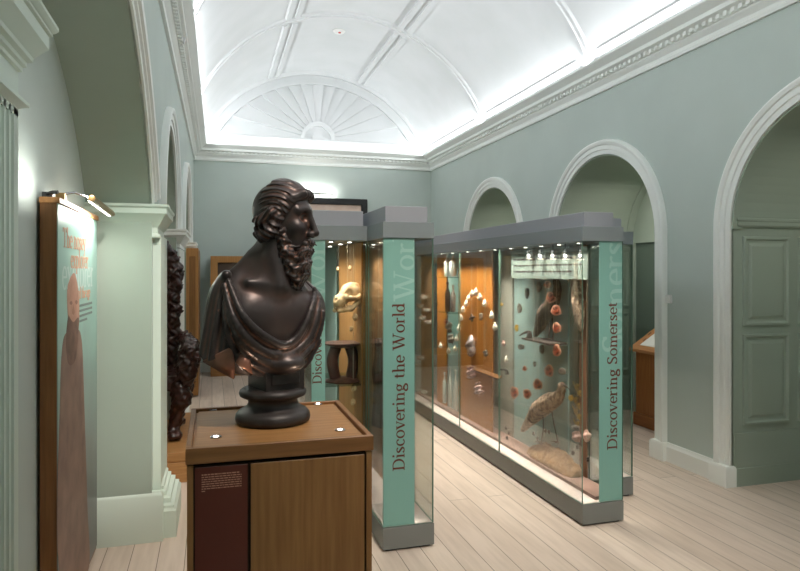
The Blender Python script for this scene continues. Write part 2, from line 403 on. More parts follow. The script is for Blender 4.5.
TRIMP = [(0, -.01), (0, .018), (.04, .02), (.045, .03), (.085, .03), (.092, .042), (.118, .05), (.132, .046), (.142, .02), (.142, -.01)]
# floor
struct(MB().box(-1.6, 4.85, YF - .1, YB + .15, -.06, 0).build('floor', M['floor']))
# right wall with three deep arches
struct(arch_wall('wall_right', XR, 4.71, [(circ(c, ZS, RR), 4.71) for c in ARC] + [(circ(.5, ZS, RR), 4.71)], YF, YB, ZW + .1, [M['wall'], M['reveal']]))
tn = 0
def trim(mb, m='trim', warp=None, smooth=30):
    global tn; tn += 1
    return struct(mb.build('trim_%d' % tn, M[m], warp=warp, smooth=smooth))
for c in ARC + [.5]:
    mb = MB(); p = circ(c, ZS, RR)
    sweep(mb, [(c - RR, .15)] + p + [(c + RR, .15)], TRIMP, XR, -1)
    for s in (-1, 1):
        a, b = sorted((c + s * (RR - .004), c + s * (RR + .15)))
        mb.loft([(.012, 0), (.012, .135), (.006, .15), (0, .156)], XR - .05, XR + .02, a, b)
    trim(mb)
# baseboards between the arch plinths
mb = MB()
for a, b in ((3.03 + 1.0, 5.56 - 1.0), (5.56 + 1.0, 8.14 - 1.0), (8.14 + 1.0, YB), (.5 + 1.0, 3.03 - 1.0), (YF, .5 - 1)):
    mb.add([(x, y, z) for y in (a, b) for x, z in ((XR + .01, 0), (XR - .028, 0), (XR - .028, .125), (XR - .018, .142), (XR - .012, .158), (XR + .01, .158))],
               [(0, 1, 2, 3, 4, 5), (11, 10, 9, 8, 7, 6)] + [(k, (k + 1) % 6, 6 + (k + 1) % 6, 6 + k) for k in range(6)])
struct(mb.build('baseboard_right', M['trim']))
# panelled jambs and soffit borders inside the right arches
def raised_panel(mb, x0, x1, z0, z1, Y, s=-1):
    def ring(i, y): return [(x0 + i, Y + s * y, z0 + i), (x1 - i, Y + s * y, z0 + i), (x1 - i, Y + s * y, z1 - i), (x0 + i, Y + s * y, z1 - i)]
    rs = [ring(0, .0), ring(.004, .016), ring(.02, .018), ring(.032, .004), ring(.05, .002), ring(.075, .012), ring(.08, .012)]
    vs = [v for r in rs for v in r]; fs = []
    for i in range(len(rs) - 1):
        for k in range(4): fs.append((i * 4 + k, i * 4 + (k + 1) % 4, i * 4 + 4 + (k + 1) % 4, i * 4 + 4 + k))
    fs.append(tuple(range(len(rs) * 4 - 4, len(rs) * 4))); mb.add(vs, fs)
for c in ARC:
    Yj = c + RR; mb = MB()
    for x0, x1 in ((3.81, 4.25), (4.337, 4.66)):
        raised_panel(mb, x0, x1, 1.195, 1.868, Yj); raised_panel(mb, x0, x1, .45, 1.135, Yj)
    mb.box(XR + .02, 4.71, Yj - .014, Yj + .01, 0, .135); mb.box(XR + .02, 4.71, Yj - .008, Yj + .01, .135, .395)
    mb.loft([(0, 1.935), (.012, 1.95), (.012, 1.975), (.02, 1.985), (.02, 2.0), (0, 2.005)], XR + .05, 4.71, Yj - .012, Yj + .01)
    inner = [(y, z) for y, z in circ(c, ZS, RR, 176, 4)]
    for xa, xb in ((XR + .0, XR + .085), (4.62, 4.71)):             # flat borders of the sunk soffit panel
        loop = circ(c, ZS, RR, 180, 0); vs = []
        for y, z in loop:
            k = (RR - .014) / RR
            yi, zi = c + (y - c) * k, ZS + (z - ZS) * k
            vs += [(xa, y, z), (xa, yi, zi), (xb, yi, zi), (xb, y, z)]
        fs = []
        for i in range(len(loop) - 1):
            for k in range(3): fs.append((i * 4 + k, i * 4 + k + 1, i * 4 + k + 5, i * 4 + k + 4))
        mb.add(vs, fs)
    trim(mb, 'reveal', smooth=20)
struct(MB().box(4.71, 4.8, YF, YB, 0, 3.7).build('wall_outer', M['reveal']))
mb = MB(); mb.box(4.66, 4.715, 5.02, 6.27, 0, 1.93, 1); mb.box(4.64, 4.72, 6.27, 6.34, 0, 2.0, 0); mb.box(4.64, 4.72, 4.95, 5.02, 0, 2.0, 0); mb.box(4.64, 4.72, 5.02, 6.27, 1.93, 2.0, 0)
for z0, z1 in ((.2, .85), (.95, 1.8)):
    for a, b in ((5.1, 5.6), (5.69, 6.19)): mb.box(4.645, 4.67, a, b, z0, z1, 1)
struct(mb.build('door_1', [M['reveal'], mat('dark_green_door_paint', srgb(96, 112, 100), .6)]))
# left wall: a wide shallow alcove, then two arches
Z1 = 2.0; half = math.sqrt(1.84 ** 2 - .95 ** 2); a1 = math.degrees(math.atan2(.95, half))
alc = circ(2.48, 1.05, 1.84, 180 - a1, a1, 60)
LARC = [5.48, 8.1]
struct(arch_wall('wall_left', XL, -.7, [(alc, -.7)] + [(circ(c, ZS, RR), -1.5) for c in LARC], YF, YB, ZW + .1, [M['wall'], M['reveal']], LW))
mb = MB(); mb.box(-.8, -.7, .7, 4.2, 0, 3.2); struct(mb.build('wall_alcove', M['wall'], warp=LW))
mb = MB(); mb.box(-1.6, -1.5, 4.2, YB, 0, 3.2); struct(mb.build('wall_recess', M['wall'], warp=LW))
mb = MB(); sweep(mb, alc, [(0, -.01), (0, .012), (.03, .014), (.036, .026), (.062, .026), (.068, .04), (.1, .044), (.108, .02), (.108, -.01)], XL, 1); trim(mb, warp=LW)
for c in LARC:
    mb = MB(); sweep(mb, circ(c, ZS, RR), TRIMP, XL, 1); trim(mb, warp=LW)
# pilaster strips, moulded bases and impost caps of the left piers
def pier(y0, y1, first=False):
    mb = MB()
    xb, xs = XL - .33, XL + .045
    if first:
        mb.box(-.7, XL - .002, 4.062, 4.2, 0, 1.82)                                     # plain face towards the alcove
        mb.loft([(0, 0), (0, .27), (-.006, .283), (-.012, .29), (-.012, .295)], -.695, XL + .062, 4.045, 4.10)
        mb.loft([(0, 1.80), (.014, 1.805), (.018, 1.815), (.014, 1.825), (.0, 1.83), (0, 1.865), (.012, 1.88), (.04, 1.93), (.055, 1.945), (.055, 1.975), (.065, 1.985), (.065, 2.0)], -.73, XL + .03, 4.075, 4.1)
    mb.box(XL - .05, xs, y0, y1, .25, 1.82)
    mb.loft([(.09, 0), (.09, .16), (.078, .175), (.078, .19), (.055, .2), (.055, .228), (.03, .238), (.03, .262), (.012, .27), (.012, .29), (0, .3)], XL - .05, xs, y0 + .07, y1 - .07)
    mb.loft([(0, 1.80), (.014, 1.805), (.018, 1.815), (.014, 1.825), (.0, 1.83), (0, 1.865), (.012, 1.88), (.04, 1.93), (.055, 1.945), (.055, 1.975), (.065, 1.985), (.065, 2.0)], XL - .05, xs - .02, y0 - .0, y1)
    return trim(mb, 'pier', LW)
pier(4.11, 4.60, True)
def pier_far(y0, y1):
    mb = MB(); mb.box(XL - .05, XL + .03, y0, y1, .2, 1.82)
    mb.loft([(.05, 0), (.05, .16), (.03, .2), (0, .26)], XL - .05, XL + .03, y0, y1)
    mb.loft([(0, 1.83), (0, 1.865), (.012, 1.88), (.04, 1.93), (.055, 1.945), (.055, 1.975), (.065, 1.985), (.065, 2.0)], XL - .4, XL + .03, y0, y1)
    return trim(mb, 'trim', LW)
pier_far(6.36, 7.22); pier_far(8.98, 9.7)
# fluted pilaster with its entablature at the near end of the alcove
mb = MB(); ys = []; poly = [(-.7, 1.2)]
y = 1.25
poly.append((-.6, 1.2))
while y < 2.27:
    for k in range(9):
        a = PI * k / 8; poly.append((-.6 - .011 * math.sin(a), y + .0155 - .0155 * math.cos(a)))
    y += .05
poly += [(-.6, 2.33), (-.7, 2.33)]
mb.prism(poly, 'z', 0, 2.12)
mb.loft([(0, 2.1), (0, 2.125), (.008, 2.13), (.027, 2.138), (.027, 2.150), (.004, 2.157), (0, 2.165), (0, 2.245), (.01, 2.25), (.01, 2.262), (.02, 2.268), (.02, 2.282), (.034, 2.29), (.036, 2.303),
         (.042, 2.31), (.062, 2.335), (.073, 2.348), (.073, 2.39), (.082, 2.396), (.082, 2.404), (.09, 2.41), (.098, 2.42), (.098, 2.432), (.0, 2.436)], -.7, -.6, 1.2, 2.33)
trim(mb, 'pier')
# back wall and near wall
struct(MB().box(-1.6, 4.8, YB, YB + .12, 0, 5.2).build('wall_back', M['wall']))
struct(MB().box(-1.6, 4.8, YF - .12, YF, 0, 5.2).build('wall_near', M['wall']))
mb = MB(); mb.box(-.27, XR, YB - .03, YB + .01, 0, .15); struct(mb.build('baseboard_back', M['trim']))
# cornices
CP = [(0, 3.38), (.024, 3.38), (.03, 3.405), (.018, 3.414), (.018, 3.44), (.04, 3.455), (.055, 3.475), (.055, 3.485), (.07, 3.49), (.07, 3.512), (.10, 3.52), (.128, 3.53), (.128, 3.565), (.14, 3.572),
      (.165, 3.59), (.195, 3.612), (.195, 3.628), (.165, 3.628), (.14, 3.585), (0, 3.57)]
def cornice(axis, base, sgn, a0, a1, warp=None):
    mb = MB(); n = len(CP)
    vs = []
    for a in (a0, a1):
        for p, z in CP: vs.append((base + sgn * p, a, z) if axis == 'y' else (a, base + sgn * p, z))
    fs = [(k, (k + 1) % n, n + (k + 1) % n, n + k) for k in range(n)] + [tuple(range(n)), tuple(range(2 * n - 1, n - 1, -1))]
    mb.add(vs, fs)
    a = a0 + .2
    while a < a1 - .2:                                             # dentil course
        if axis == 'y': mb.box(*sorted((base + sgn * .06, base + sgn * .098)), a, a + .035, 3.487, 3.519)
        else: mb.box(a, a + .035, *sorted((base + sgn * .06, base + sgn * .098)), 3.487, 3.519)
        a += .07
    return trim(mb, 'trim', warp)
cornice('y', XR, -1, YF, YB); cornice('y', XL, 1, YF, YB, LW); cornice('x', YB, -1, -.3, XR)
# barrel vault with raised bands
VC, VZ, VR = 1.70, 2.87, 2.06
A0 = math.asin((3.50 - VZ) / VR)
def vault_strip(mb, a0, a1, y0, y1, R, Rb, n=None):
    n = n or max(2, int(abs(a1 - a0) / .04)); vs = []
    for i in range(n + 1):
        a = a0 + (a1 - a0) * i / n; c, s = math.cos(a), math.sin(a)
        for r, y in ((Rb, y0), (R, y0 + .02), (R, y1 - .02), (Rb, y1)): vs.append((VC + r * c, y, VZ + r * s))
    fs = []
    for i in range(n):
        for k in range(3): fs.append((i * 4 + k, i * 4 + k + 1, i * 4 + k + 5, i * 4 + k + 4))
    fs += [(0, 1, 2, 3), (n * 4 + 3, n * 4 + 2, n * 4 + 1, n * 4)]
    mb.add(vs, fs)
mb = MB(); n = 72; vs = []
for i in range(n + 1):
    a = A0 + (PI - 2 * A0) * i / n
    for y in (YF, YB + .05):
        for r in (VR, VR + .1): vs.append((VC + r * math.cos(a), y, VZ + r * math.sin(a)))
fs = []
for i in range(n):
    o = i * 4; fs += [(o, o + 2, o + 6, o + 4), (o + 1, o + 5, o + 7, o + 3), (o, o + 4, o + 5, o + 1), (o + 2, o + 3, o + 7, o + 6)]
mb.add(vs, fs)
ribs = [8.15, 5.57, 3.03, .5]
for y in ribs: vault_strip(mb, A0, PI - A0, y - .1, y + .1, VR - .025, VR + .005); vault_strip(mb, A0, PI - A0, y - .05, y + .05, VR - .042, VR + .005)
vault_strip(mb, A0, PI - A0, YB - .12, YB + .02, VR - .05, VR + .005)
da = math.radians(21)
edges = [YB - .12] + [e for y in ribs for e in (y + .1, y - .1)] + [YF]
for s in (-1, 1):
    ac = PI / 2 + s * da; w = .105 / VR
    for k in range(0, len(edges), 2):
        ya, yb = edges[k + 1] if k + 1 < len(edges) else YF, edges[k]
        for o in (-.062, .062): vault_strip(mb, ac + (o - .036) / VR, ac + (o + .036) / VR, ya, yb, VR - .034, VR + .005, 2)
        vault_strip(mb, ac - .1 / VR, ac + .1 / VR, ya, yb, VR - .012, VR + .005, 3)
        ab = PI / 2 + s * (PI / 2 - A0 - .13); ab2 = PI / 2 + s * (PI / 2 - A0)
        vault_strip(mb, min(ab, ab2), max(ab, ab2), ya + .06, yb - .06, VR - .012, VR + .005, 3)
struct(mb.build('ceiling', M['plaster'], smooth=25))
# lunette with its fan of flutes
mb = MB(); Yl = YB - .015; rf = VR - .2; fc, fz = 1.70, 3.815
zb = fz
band = 48
for r0, r1, d in ((VR + .02, VR - .17, .045), (VR - .15, VR - .2, .075)):
    aa = math.asin((3.60 - VZ) / VR); vs = []
    for i in range(band + 1):
        a = aa + (PI - 2 * aa) * i / band; c, s = math.cos(a), math.sin(a)
        for r, dd in ((r0, 0), (r0, d), (r1, d), (r1, 0)): vs.append((VC + r * c, Yl - dd + .015, VZ + r * s))
    mb.add(vs, [(i * 4 + k, i * 4 + k + 1, i * 4 + k + 5, i * 4 + k + 4) for i in range(band) for k in range(3)])
def hit(a):                                                          # ray from the fan's centre to the band
    dx, dz = math.cos(a), math.sin(a); oz = fz - VZ
    b = oz * dz; return -b + math.sqrt(b * b - (oz * oz - rf * rf))
NW = 15
for i in range(NW):
    a, b = PI * i / NW, PI * (i + 1) / NW
    if (a + b) / 2 > PI / 2: a, b = b, a
    vs = []
    for ang, dep in ((a, .045), (b, .004)):
        for r in (.25, hit(ang) - .0): vs.append((fc + r * math.cos(ang), Yl - dep, fz + r * math.sin(ang)))
    for ang in (a, b):
        for r in (.25, hit(ang)): vs.append((fc + r * math.cos(ang), Yl + .02, fz + r * math.sin(ang)))
    mb.add(vs, [(0, 1, 3, 2), (0, 4, 5, 1), (2, 3, 7, 6), (1, 5, 7, 3), (0, 2, 6, 4)])
for r0, r1, d in ((.29, .22, .06), (.10, .0, .05)):
    vs = []
    for i in range(25):
        a = PI * i / 24
        for r, dd in ((r0, 0), (r0, d), (max(r1, .001), d), (max(r1, .001), 0)): vs.append((fc + r * math.cos(a), Yl - dd + .01, fz + r * math.sin(a)))
    mb.add(vs, [(i * 4 + k, i * 4 + k + 1, i * 4 + k + 5, i * 4 + k + 4) for i in range(24) for k in range(3)])
mb.box(VC - 1.72, VC + 1.72, Yl - .05, Yl + .01, fz - .045, fz - .005)
mb.prism([(VC + VR * math.cos(A0 + (PI - 2 * A0) * k / 40), VZ + VR * math.sin(A0 + (PI - 2 * A0) * k / 40)) for k in range(41)], 'y', Yl, Yl + .012)
mb.box(-.3, XR, Yl - .004, Yl + .01, 3.56, 3.81)
trim(mb, 'plaster')
# ================================================================== PLINTH AND POSTER
PZ = 1.13; PA = EYE - PZ
def fl(px, py): return P(px, py, Z=PZ)
c1, c2 = fl(185, 447.5), fl(373.7, 436.9)
py0 = (c1.y + c2.y) / 2; px0, px1 = P(185.3, 447, Y=py0).x, P(373.5, 437, Y=py0).x
py1 = py0 + (px1 - px0) * 1.03
root = empty('display_plinth', ((px0 + px1) / 2, (py0 + py1) / 2, 0), 'oak display plinth with a maroon caption strip, carrying the bronze bust', 'plinth')
part(MB().box(px0 + .012, px1 - .012, py0 + .012, py1 - .012, 0, PZ - .05), 'carcass', M['oakdark'], root)
mb = MB()
for x0, x1 in ((px0 + .004, px0 + .02), (px1 - .02, px1 - .004)): mb.box(x0, x1, py0 + .004, py1 - .004, 0, PZ - .047)
mb.box(px0 + .004, px1 - .004, py1 - .02, py1 - .004, 0, PZ - .047)
part(mb, 'side_panel', M['oak'], root)
W = px1 - px0
xa, xb = px0 + W * (.055), px0 + W * .325
part(MB().bbox(xa - .004, xb - .006, py0 + .003, py0 + .014, .02, PZ - .054, .0008), 'caption_panel', M['maroon'], root)
part(MB().bbox(xb + .003, px1 - .026, py0 + .003, py0 + .014, .02, PZ - .054, .0008), 'front_panel', M['oak'], root)
mb = MB(); mb.bbox(px0, px1, py0, py0 + .016, PZ - .043, PZ, .0015); mb.bbox(px0, px1, py1 - .016, py1, PZ - .043, PZ, .0015)
mb.bbox(px0 + .0002, px0 + .016, py0 + .0158, py1 - .0158, PZ - .043, PZ - .0002, .0015); mb.bbox(px1 - .016, px1 - .0002, py0 + .0158, py1 - .0158, PZ - .043, PZ - .0002, .0015)
part(mb, 'tray_rim', wood('oak_rim', srgb(120, 80, 44), srgb(146, 102, 60), 'x'), root)
part(MB().box(px0 + .016, px1 - .016, py0 + .016, py1 - .016, PZ - .043, PZ - .014), 'tray_top', M['oakx'], root)
tb = part(MB().box(px0 + .024, px1 - .024, py0 + .024, py1 - .024, PZ - .014, PZ - .008), 'inset_board', M['oakx'], root)
TOPZ = PZ - .008
ups = []
for (a, b) in ((213, 410), (216, 437.5), (318, 404.5), (340, 430.5)):
    q = P(a, b, Z=TOPZ); ups.append(q)
    u = part(MB().lathe([(.0165, -.001), (.0165, .003), (.014, .0045), (.008, .003), (.001, .003)], (q.x, q.y, TOPZ), 24), 'uplight', M['chrome'], root, 40)
    part(MB().lathe([(.006, .003), (.006, .0045), (.004, .0052), (.001, .0055)], (q.x, q.y, TOPZ), 16), 'lens', M['lamp'], u)
# caption: a heading and eight short ruled lines of small print
mb = MB(); random.seed(3)
for k in range(8):
    z = PZ - .075 - k * .0062; x = xa + .013; end = xb - .022 if k not in (7,) else xa + .022
    if k == 0: end = xb - .026
    while x < end:
        w = random.uniform(.003, .011); mb.box(x, min(x + w, end), py0 + .0022, py0 + .0032, z, z + (.0024 if k else .003)); x += w + .0018
part(mb, 'caption_print', mat('caption_print', srgb(190, 140, 118), .6), root)
# poster panel in the alcove
X0, X1, Y0, Y1, ZT = -.695, -.627, 3.01, 3.975, 1.905
root = empty('poster_panel', (-.66, 3.5, 0), 'tall oak-edged poster panel with a bearded man engraving, left of the bust', 'poster')
part(MB().bbox(X0, X1 - .004, Y0, Y1, .03, ZT, .002), 'casing', wood('poster_oak', srgb(112, 72, 38), srgb(136, 92, 52), 'z'), root)
part(MB().bbox(X0 - .002, X1 + .008, Y0 - .006, Y1 + .004, ZT - .014, ZT + .012, .002), 'top_rail', M['oaky'], root)
def poster_sheet():
    m = mat('poster_print', srgb(170, 205, 195), .35); t = m.node_tree; N = t.nodes; L = t.links; b = N['Principled BSDF']
    tc = N.new('ShaderNodeTexCoord'); sx = N.new('ShaderNodeSeparateXYZ'); no = N.new('ShaderNodeTexNoise'); no.inputs['Scale'].default_value = 4; no.inputs['Detail'].default_value = 8
    ad = N.new('ShaderNodeMath'); ad.operation = 'MULTIPLY_ADD'; ad.inputs[1].default_value = .5; 
    mr = N.new('ShaderNodeMapRange'); mr.inputs[1].default_value = .1; mr.inputs[2].default_value = 2.0
    cr = N.new('ShaderNodeValToRGB'); e = cr.color_ramp.elements
    e[0].position = .2; e[0].color = srgb(96, 96, 94); e[1].position = 1; e[1].color = srgb(168, 206, 196)
    x = e.new(.45); x.color = srgb(130, 138, 134); x = e.new(.66); x.color = srgb(140, 168, 160); x = e.new(.8); x.color = srgb(156, 196, 186)
    L.new(tc.outputs['Object'], sx.inputs[0]); L.new(tc.outputs['Object'], no.inputs['Vector']); L.new(no.outputs[0], ad.inputs[0]); L.new(sx.outputs[2], ad.inputs[2])
    L.new(ad.outputs[0], mr.inputs[0]); L.new(mr.outputs[0], cr.inputs[0]); L.new(cr.outputs[0], b.inputs['Base Color'])
    return m
sheet = part(MB().box(X1 - .004, X1, Y0 + .004, Y1 - .004, .05, ZT - .014), 'printed_sheet', poster_sheet(), root)
def pq(px, py):
    p = P(px, py, X=X1); return p.y, p.z
def decal(outline, name, m, d=.001, n=6, closed=True):
    pts = [pq(*o) for o in outline]; pts = [tuple(p) for p in spline([(a, b, 0) for a, b in pts + [pts[0]]], n)][:-1] if n > 1 else pts
    return part(MB().prism([(p[0], p[1]) for p in pts], 'x', X1, X1 + d), name, m, root)
decal([(70, 278), (67, 290), (67.5, 312), (70, 330), (78, 330), (79, 300), (77, 283), (74, 273)], 'engraved_head', noisy('print_skin', srgb(176, 132, 112), srgb(196, 152, 130), .6, 12), .0012)
decal([(68.2, 315), (66.5, 330), (66, 350), (69, 365), (75, 360), (77.5, 340), (78.5, 318), (73, 322)], 'engraved_beard', noisy('print_beard', srgb(104, 76, 64), srgb(126, 94, 80), .6, 20), .0014)
dk = mat('print_dark', srgb(142, 102, 86), .6)
decal([(69.2, 303), (70.8, 301), (72.2, 303), (70.8, 305)], 'engraved_eye', dk, .0016); decal([(74.6, 302), (76, 300), (77.4, 302), (76, 304.5)], 'engraved_eye', dk, .0016)
decal([(73, 304), (74.3, 312), (73, 315), (72, 312)], 'engraved_nose', noisy('print_nose', srgb(150, 106, 88), srgb(160, 116, 96), .6, 9), .0016)
decal([(66.5, 332), (62.5, 345), (60, 400), (59.5, 571), (88, 571), (87, 500), (84, 400), (82, 345), (78, 330), (72, 350)], 'engraved_body', noisy('print_body', srgb(126, 100, 90), srgb(150, 120, 106), .6, 7), .001)
def plac(y0, z0, d0=0):
    return lambda x, y, d: (X1 + .0006 + d0 + d, y0 + x, z0 + y)
orange = mat('poster_orange_print', srgb(214, 168, 140), .5); ghost = mat('poster_ghost_print', srgb(206, 226, 220), .5)
y, z = pq(62.5, 247); mb, w = lettering('The', .125, plac(y, z)); part(mb, 'title_word', orange, root); mb, w = lettering('nosey', .125, plac(y + w + .03, z)); part(mb, 'title_word', orange, root)
y, z = pq(70.5, 268); mb, w = lettering('explorer', .125, plac(y, z)); part(mb, 'title_word', orange, root)
y, z = pq(78, 299); 
for wd in ('of', 'the', 'age'): mb, w = lettering(wd, .08, plac(y, z)); part(mb, 'title_word', orange, root); y += w + .018
y, z = pq(62, 290); mb, w = lettering('explorer', .22, plac(y, z, -.0004), depth=.0003, clip=(0, Y1 - .01 - y, -.1, .3)); part(mb, 'ghost_word', ghost, root)
mb = MB()
for k in range(4):
    a, b = pq(79.5, 307 + k * 5.2), pq(92 if k < 3 else 87, 306 + k * 4.4); mb.box(X1, X1 + .001, a[0], b[0], a[1], a[1] + .012)
part(mb, 'small_print', mat('grey_print', srgb(120, 132, 128), .5), root)
# picture lamp over the poster
root = empty('picture_lamp', (-.62, 3.4, ZT + .012), 'slim metal picture lamp on an arm above the bearded man poster', 'lamp')
part(MB().box(-.66, -.625, 3.13, 3.17, ZT + .012, ZT + .045), 'bracket', M['brass'], root)
part(MB().tube([(-.64, 3.15, ZT + .04), (-.6, 3.2, ZT + .055), (-.54, 3.35, 1.945)], .006), 'arm', M['chrome'], root)
part(MB().tube([(-.54, 3.28, 1.945), (-.54, 3.92, 1.928)], .016, 12), 'lamp_tube', M['brass'], root, 40)
part(MB().tube([(-.551, 3.3, 1.934), (-.551, 3.9, 1.917)], .007, 8), 'bulb', M['lamp'], root, 40)
root = empty('picture_lamp', (-.66, 2.98, ZT), 'small dark lamp bracket clipped at the near corner of the poster panel', 'lamp')
part(MB().box(-.69, -.65, 3.02, 3.05, ZT + .012, ZT + .035), 'bracket', M['black'], root)
part(MB().tube([(-.672, 3.03, ZT + .026), (-.64, 2.985, ZT + .03), (-.62, 2.98, ZT + .03)], .008, 10), 'lamp_tube', M['black'], root, 40)
# ================================================================== GLASS CASES
ZB, ZF0, ZF1, ZC = .137, 1.795, 1.888, 1.985
def display_case(label, x0, x1, y0, y1, seams, cap=(.045, .05), group='tall glass display cases'):
    root = empty('display_case', ((x0 + x1) / 2, (y0 + y1) / 2, 0), label, 'display case', group)
    part(MB().box(x0 + .02, x1 - .02, y0 + .02, y1 - .02, 0, .014), 'toe_gap', M['gap'], root)
    part(MB().bbox(x0, x1, y0, y1, .012, ZB, .002), 'base', M['basemetal'], root)
    part(MB().box(x0 + .01, x1 - .01, y0 + .01, y1 - .01, ZB, ZB + .004), 'case_floor', M['casefloor'], root)
    part(MB().bbox(x0, x1, y0, y1, ZF0, ZF1, .0015), 'fascia', M['fascia'], root)
    part(MB().bbox(x0 + cap[0], x1 - cap[0] * .7, y0 + cap[1], y1 - cap[1], ZF1, ZC, .003), 'roof_cap', M['greymetal'], root)
    g = .008; z0, z1 = ZB + .003, ZF0
    def pane(a, b, c, d):
        mb = MB(); mb.box(a, b, c, d, z0, z1)
        big = 'x' if (b - a) < (d - c) else 'y'
        # faces: 0 bottom 1 top 2 front 3 back 4 left 5 right
        mb.m = [1, 1] + ([1, 1, 0, 0] if big == 'x' else [0, 0, 1, 1])
        part(mb, 'glass_pane', [M['glass'], M['glassedge']], root)
    pane(x0 + .003, x1 - .003, y0 + .001, y0 + .001 + g); pane(x0 + .003, x1 - .003, y1 - g - .001, y1 - .001)
    ss = [y0 + g + .002] + list(seams) + [y1 - g - .002]
    for a, b in zip(ss[:-1], ss[1:]):
        pane(x0 + .001, x0 + .001 + g, a + .0015, b - .0015); pane(x1 - .001 - g, x1 - .001, a + .0015, b - .0015)
    return root
def title(root, x0, x1, y0, text, px, py_start, px_cap, ghost_txt, gx, gpy, gsize):
    """aqua end panel just behind the front glass, with russet title reading upwards and a giant ghost word"""
    yy = y0 + .011
    pn = part(MB().box(x0, x1, yy, yy + .004, ZB + .004, ZF0), 'title_panel', M['aqua'], root)
    a = P(px, py_start, Y=yy); b = P(px_cap, py_start, Y=yy)
    size = (a.x - b.x) / .7
    x0_ = 0
    for wd in text.split(' '):
        mb, w = lettering(wd, size, lambda x, y, d: (a.x - y, yy - .0005 - d, a.z + x + x0_)); part(mb, 'title_word', M['letter'], pn); x0_ += w + .26 * size
    g = P(gx, gpy, Y=yy)
    mb, w = lettering(ghost_txt, gsize, lambda x, y, d: (g.x - y, yy - .0002 - d * .5, g.z + x), clip=(-1, ZF0 - .005 - g.z, g.x - x1 + .001, g.x - x0 - .001)); part(mb, 'ghost_word', M['aquapale'], pn)
    return size, w
AX0, AX1, AY = 2.23, 2.528, 3.528
BX0, BX1, BY = .935, 1.243, 3.525
caseB = display_case('glass display case titled Discovering the World, just right of the plinth', BX0, BX1, BY, 7.0, [3.9, 4.85, 5.9], (.03, .06))
caseA = display_case('glass display case titled Discovering Somerset, the long one full of shells and birds', AX0, AX1, AY, 7.4, [4.755, 5.62, 6.4], (.05, .06))
caseC = display_case('glass display case set back behind the right side of the Discovering Somerset case', AX1 + .002, 2.885, 3.915, 7.4, [5.0, 6.2], (.08, .06))
caseD = display_case('glass display case set back between the bust and the Discovering the World case', .58, BX0 - .002, 3.9, 7.0, [4.85, 5.9], (.02, .06))
xt = P(415, 400, Y=BY).x
title(caseB, BX0 + .002, xt, BY, 'Discovering the World', 404.5, 470.5, 392.6, 'World', 414.5, 301.5, .18)
xt = P(600.3, 400, Y=AY).x
title(caseA, xt, AX1 - .003, AY, 'Discovering Somerset', 617, 449.5, 607.1, 'Somerset', 624.5, 353, .235)
xt = P(325.5, 300, Y=3.9).x
title(caseD, .584, xt, 3.9, 'Discovering', 321.5, 384, 312.5, 'World', 325, 300, .18)
# backing boards inside the cases
def board(root, x, ya, yb, m, z0=ZB + .005, z1=ZF0 - .003, th=.012, name='backing_board'):
    return part(MB().box(x, x + th, min(ya, yb), max(ya, yb), z0, z1), name, m, root)
def yx(px, X): return P(px, 272, X=X).y
XB = 2.405
board(caseA, XB, yx(492, XB), yx(458.5, XB), M['orange'])
board(caseA, XB, yx(446, XB), yx(437, XB), M['orange'])
board(caseA, XB, yx(433, XB), 7.3, wood('brown_veneer', srgb(150, 108, 72), srgb(166, 124, 86), 'z', .6))
board(caseA, 2.502, yx(568, 2.502), yx(514, 2.502), M['aquaback'])
board(caseA, 2.504, yx(512.5, 2.504), yx(494, 2.504), mat('see_through_grey', srgb(176, 176, 164), .7))  # added board: brightness of the view through the glass put into its colour
board(caseA, XB + .10, yx(573.5, XB), yx(567, XB), wood('narrow_brown_board', srgb(122, 84, 62), srgb(140, 98, 74), 'z', .6))
board(caseA, XB + .02, yx(458, XB), yx(446.5, XB), M['aquaback'])
M['tan'] = wood('tan_veneer', srgb(160, 116, 66), srgb(178, 134, 84), 'z', .5, 3)
board(caseD, .918, yx(339, .918), 4.0, M['tan'], th=.01)
board(caseD, .918, 6.6, yx(336, .918) + .01, M['aquaback'], th=.01)
board(caseB, 1.15, 3.66, 4.25, M['tan'], th=.01)
board(caseB, 1.15, 4.3, 6.6, wood('tan_board', srgb(158, 118, 74), srgb(176, 136, 92), 'z', .6), th=.01)
part(MB().box(2.352, 2.512, 3.575, 7.35, ZB + .004, ZB + .026), 'inner_tray', noisy('mauve_brown_lining', srgb(150, 118, 108), srgb(164, 132, 120), .6, 4), caseA)
# slanted lower ledge inside the orange bay
q0, q1 = yx(491, 2.3), yx(459, 2.3)
part(MB().add([(2.372, q0, .68), (2.372, q1, .68), (2.40, q0, .70), (2.40, q1, .70), (2.372, q0, .668), (2.372, q1, .668), (2.40, q0, .688), (2.40, q1, .688)],
     [(0, 1, 3, 2), (4, 6, 7, 5), (0, 4, 5, 1), (2, 3, 7, 6), (0, 2, 6, 4), (1, 5, 7, 3)]), 'sloping_shelf', wood('shelf_veneer', srgb(112, 72, 34), srgb(130, 86, 44), 'y'), caseA)
def spots(root, x, ys):
    for y in ys:
        s = part(MB().lathe([(.018, 0), (.018, .006)], (x, y, ZF0 - .006), 14), 'spotlight', M['chrome'], root)
        part(MB().lathe([(.012, 0), (.012, .003)], (x, y, ZF0 - .0075), 12), 'lens', M['lamp'], s)
spots(caseA, 2.31, (3.7, 3.95, 4.2, 4.45, 4.7, 5.0, 5.3, 5.6, 6.0, 6.3)); spots(caseB, 1.07, (3.65, 3.85, 4.3, 4.8)); spots(caseD, .72, (4.0, 4.3, 4.7)); spots(caseD, .84, (4.0, 4.3, 4.7))
spots(caseC, 2.7, (4.05, 4.5, 5.0))
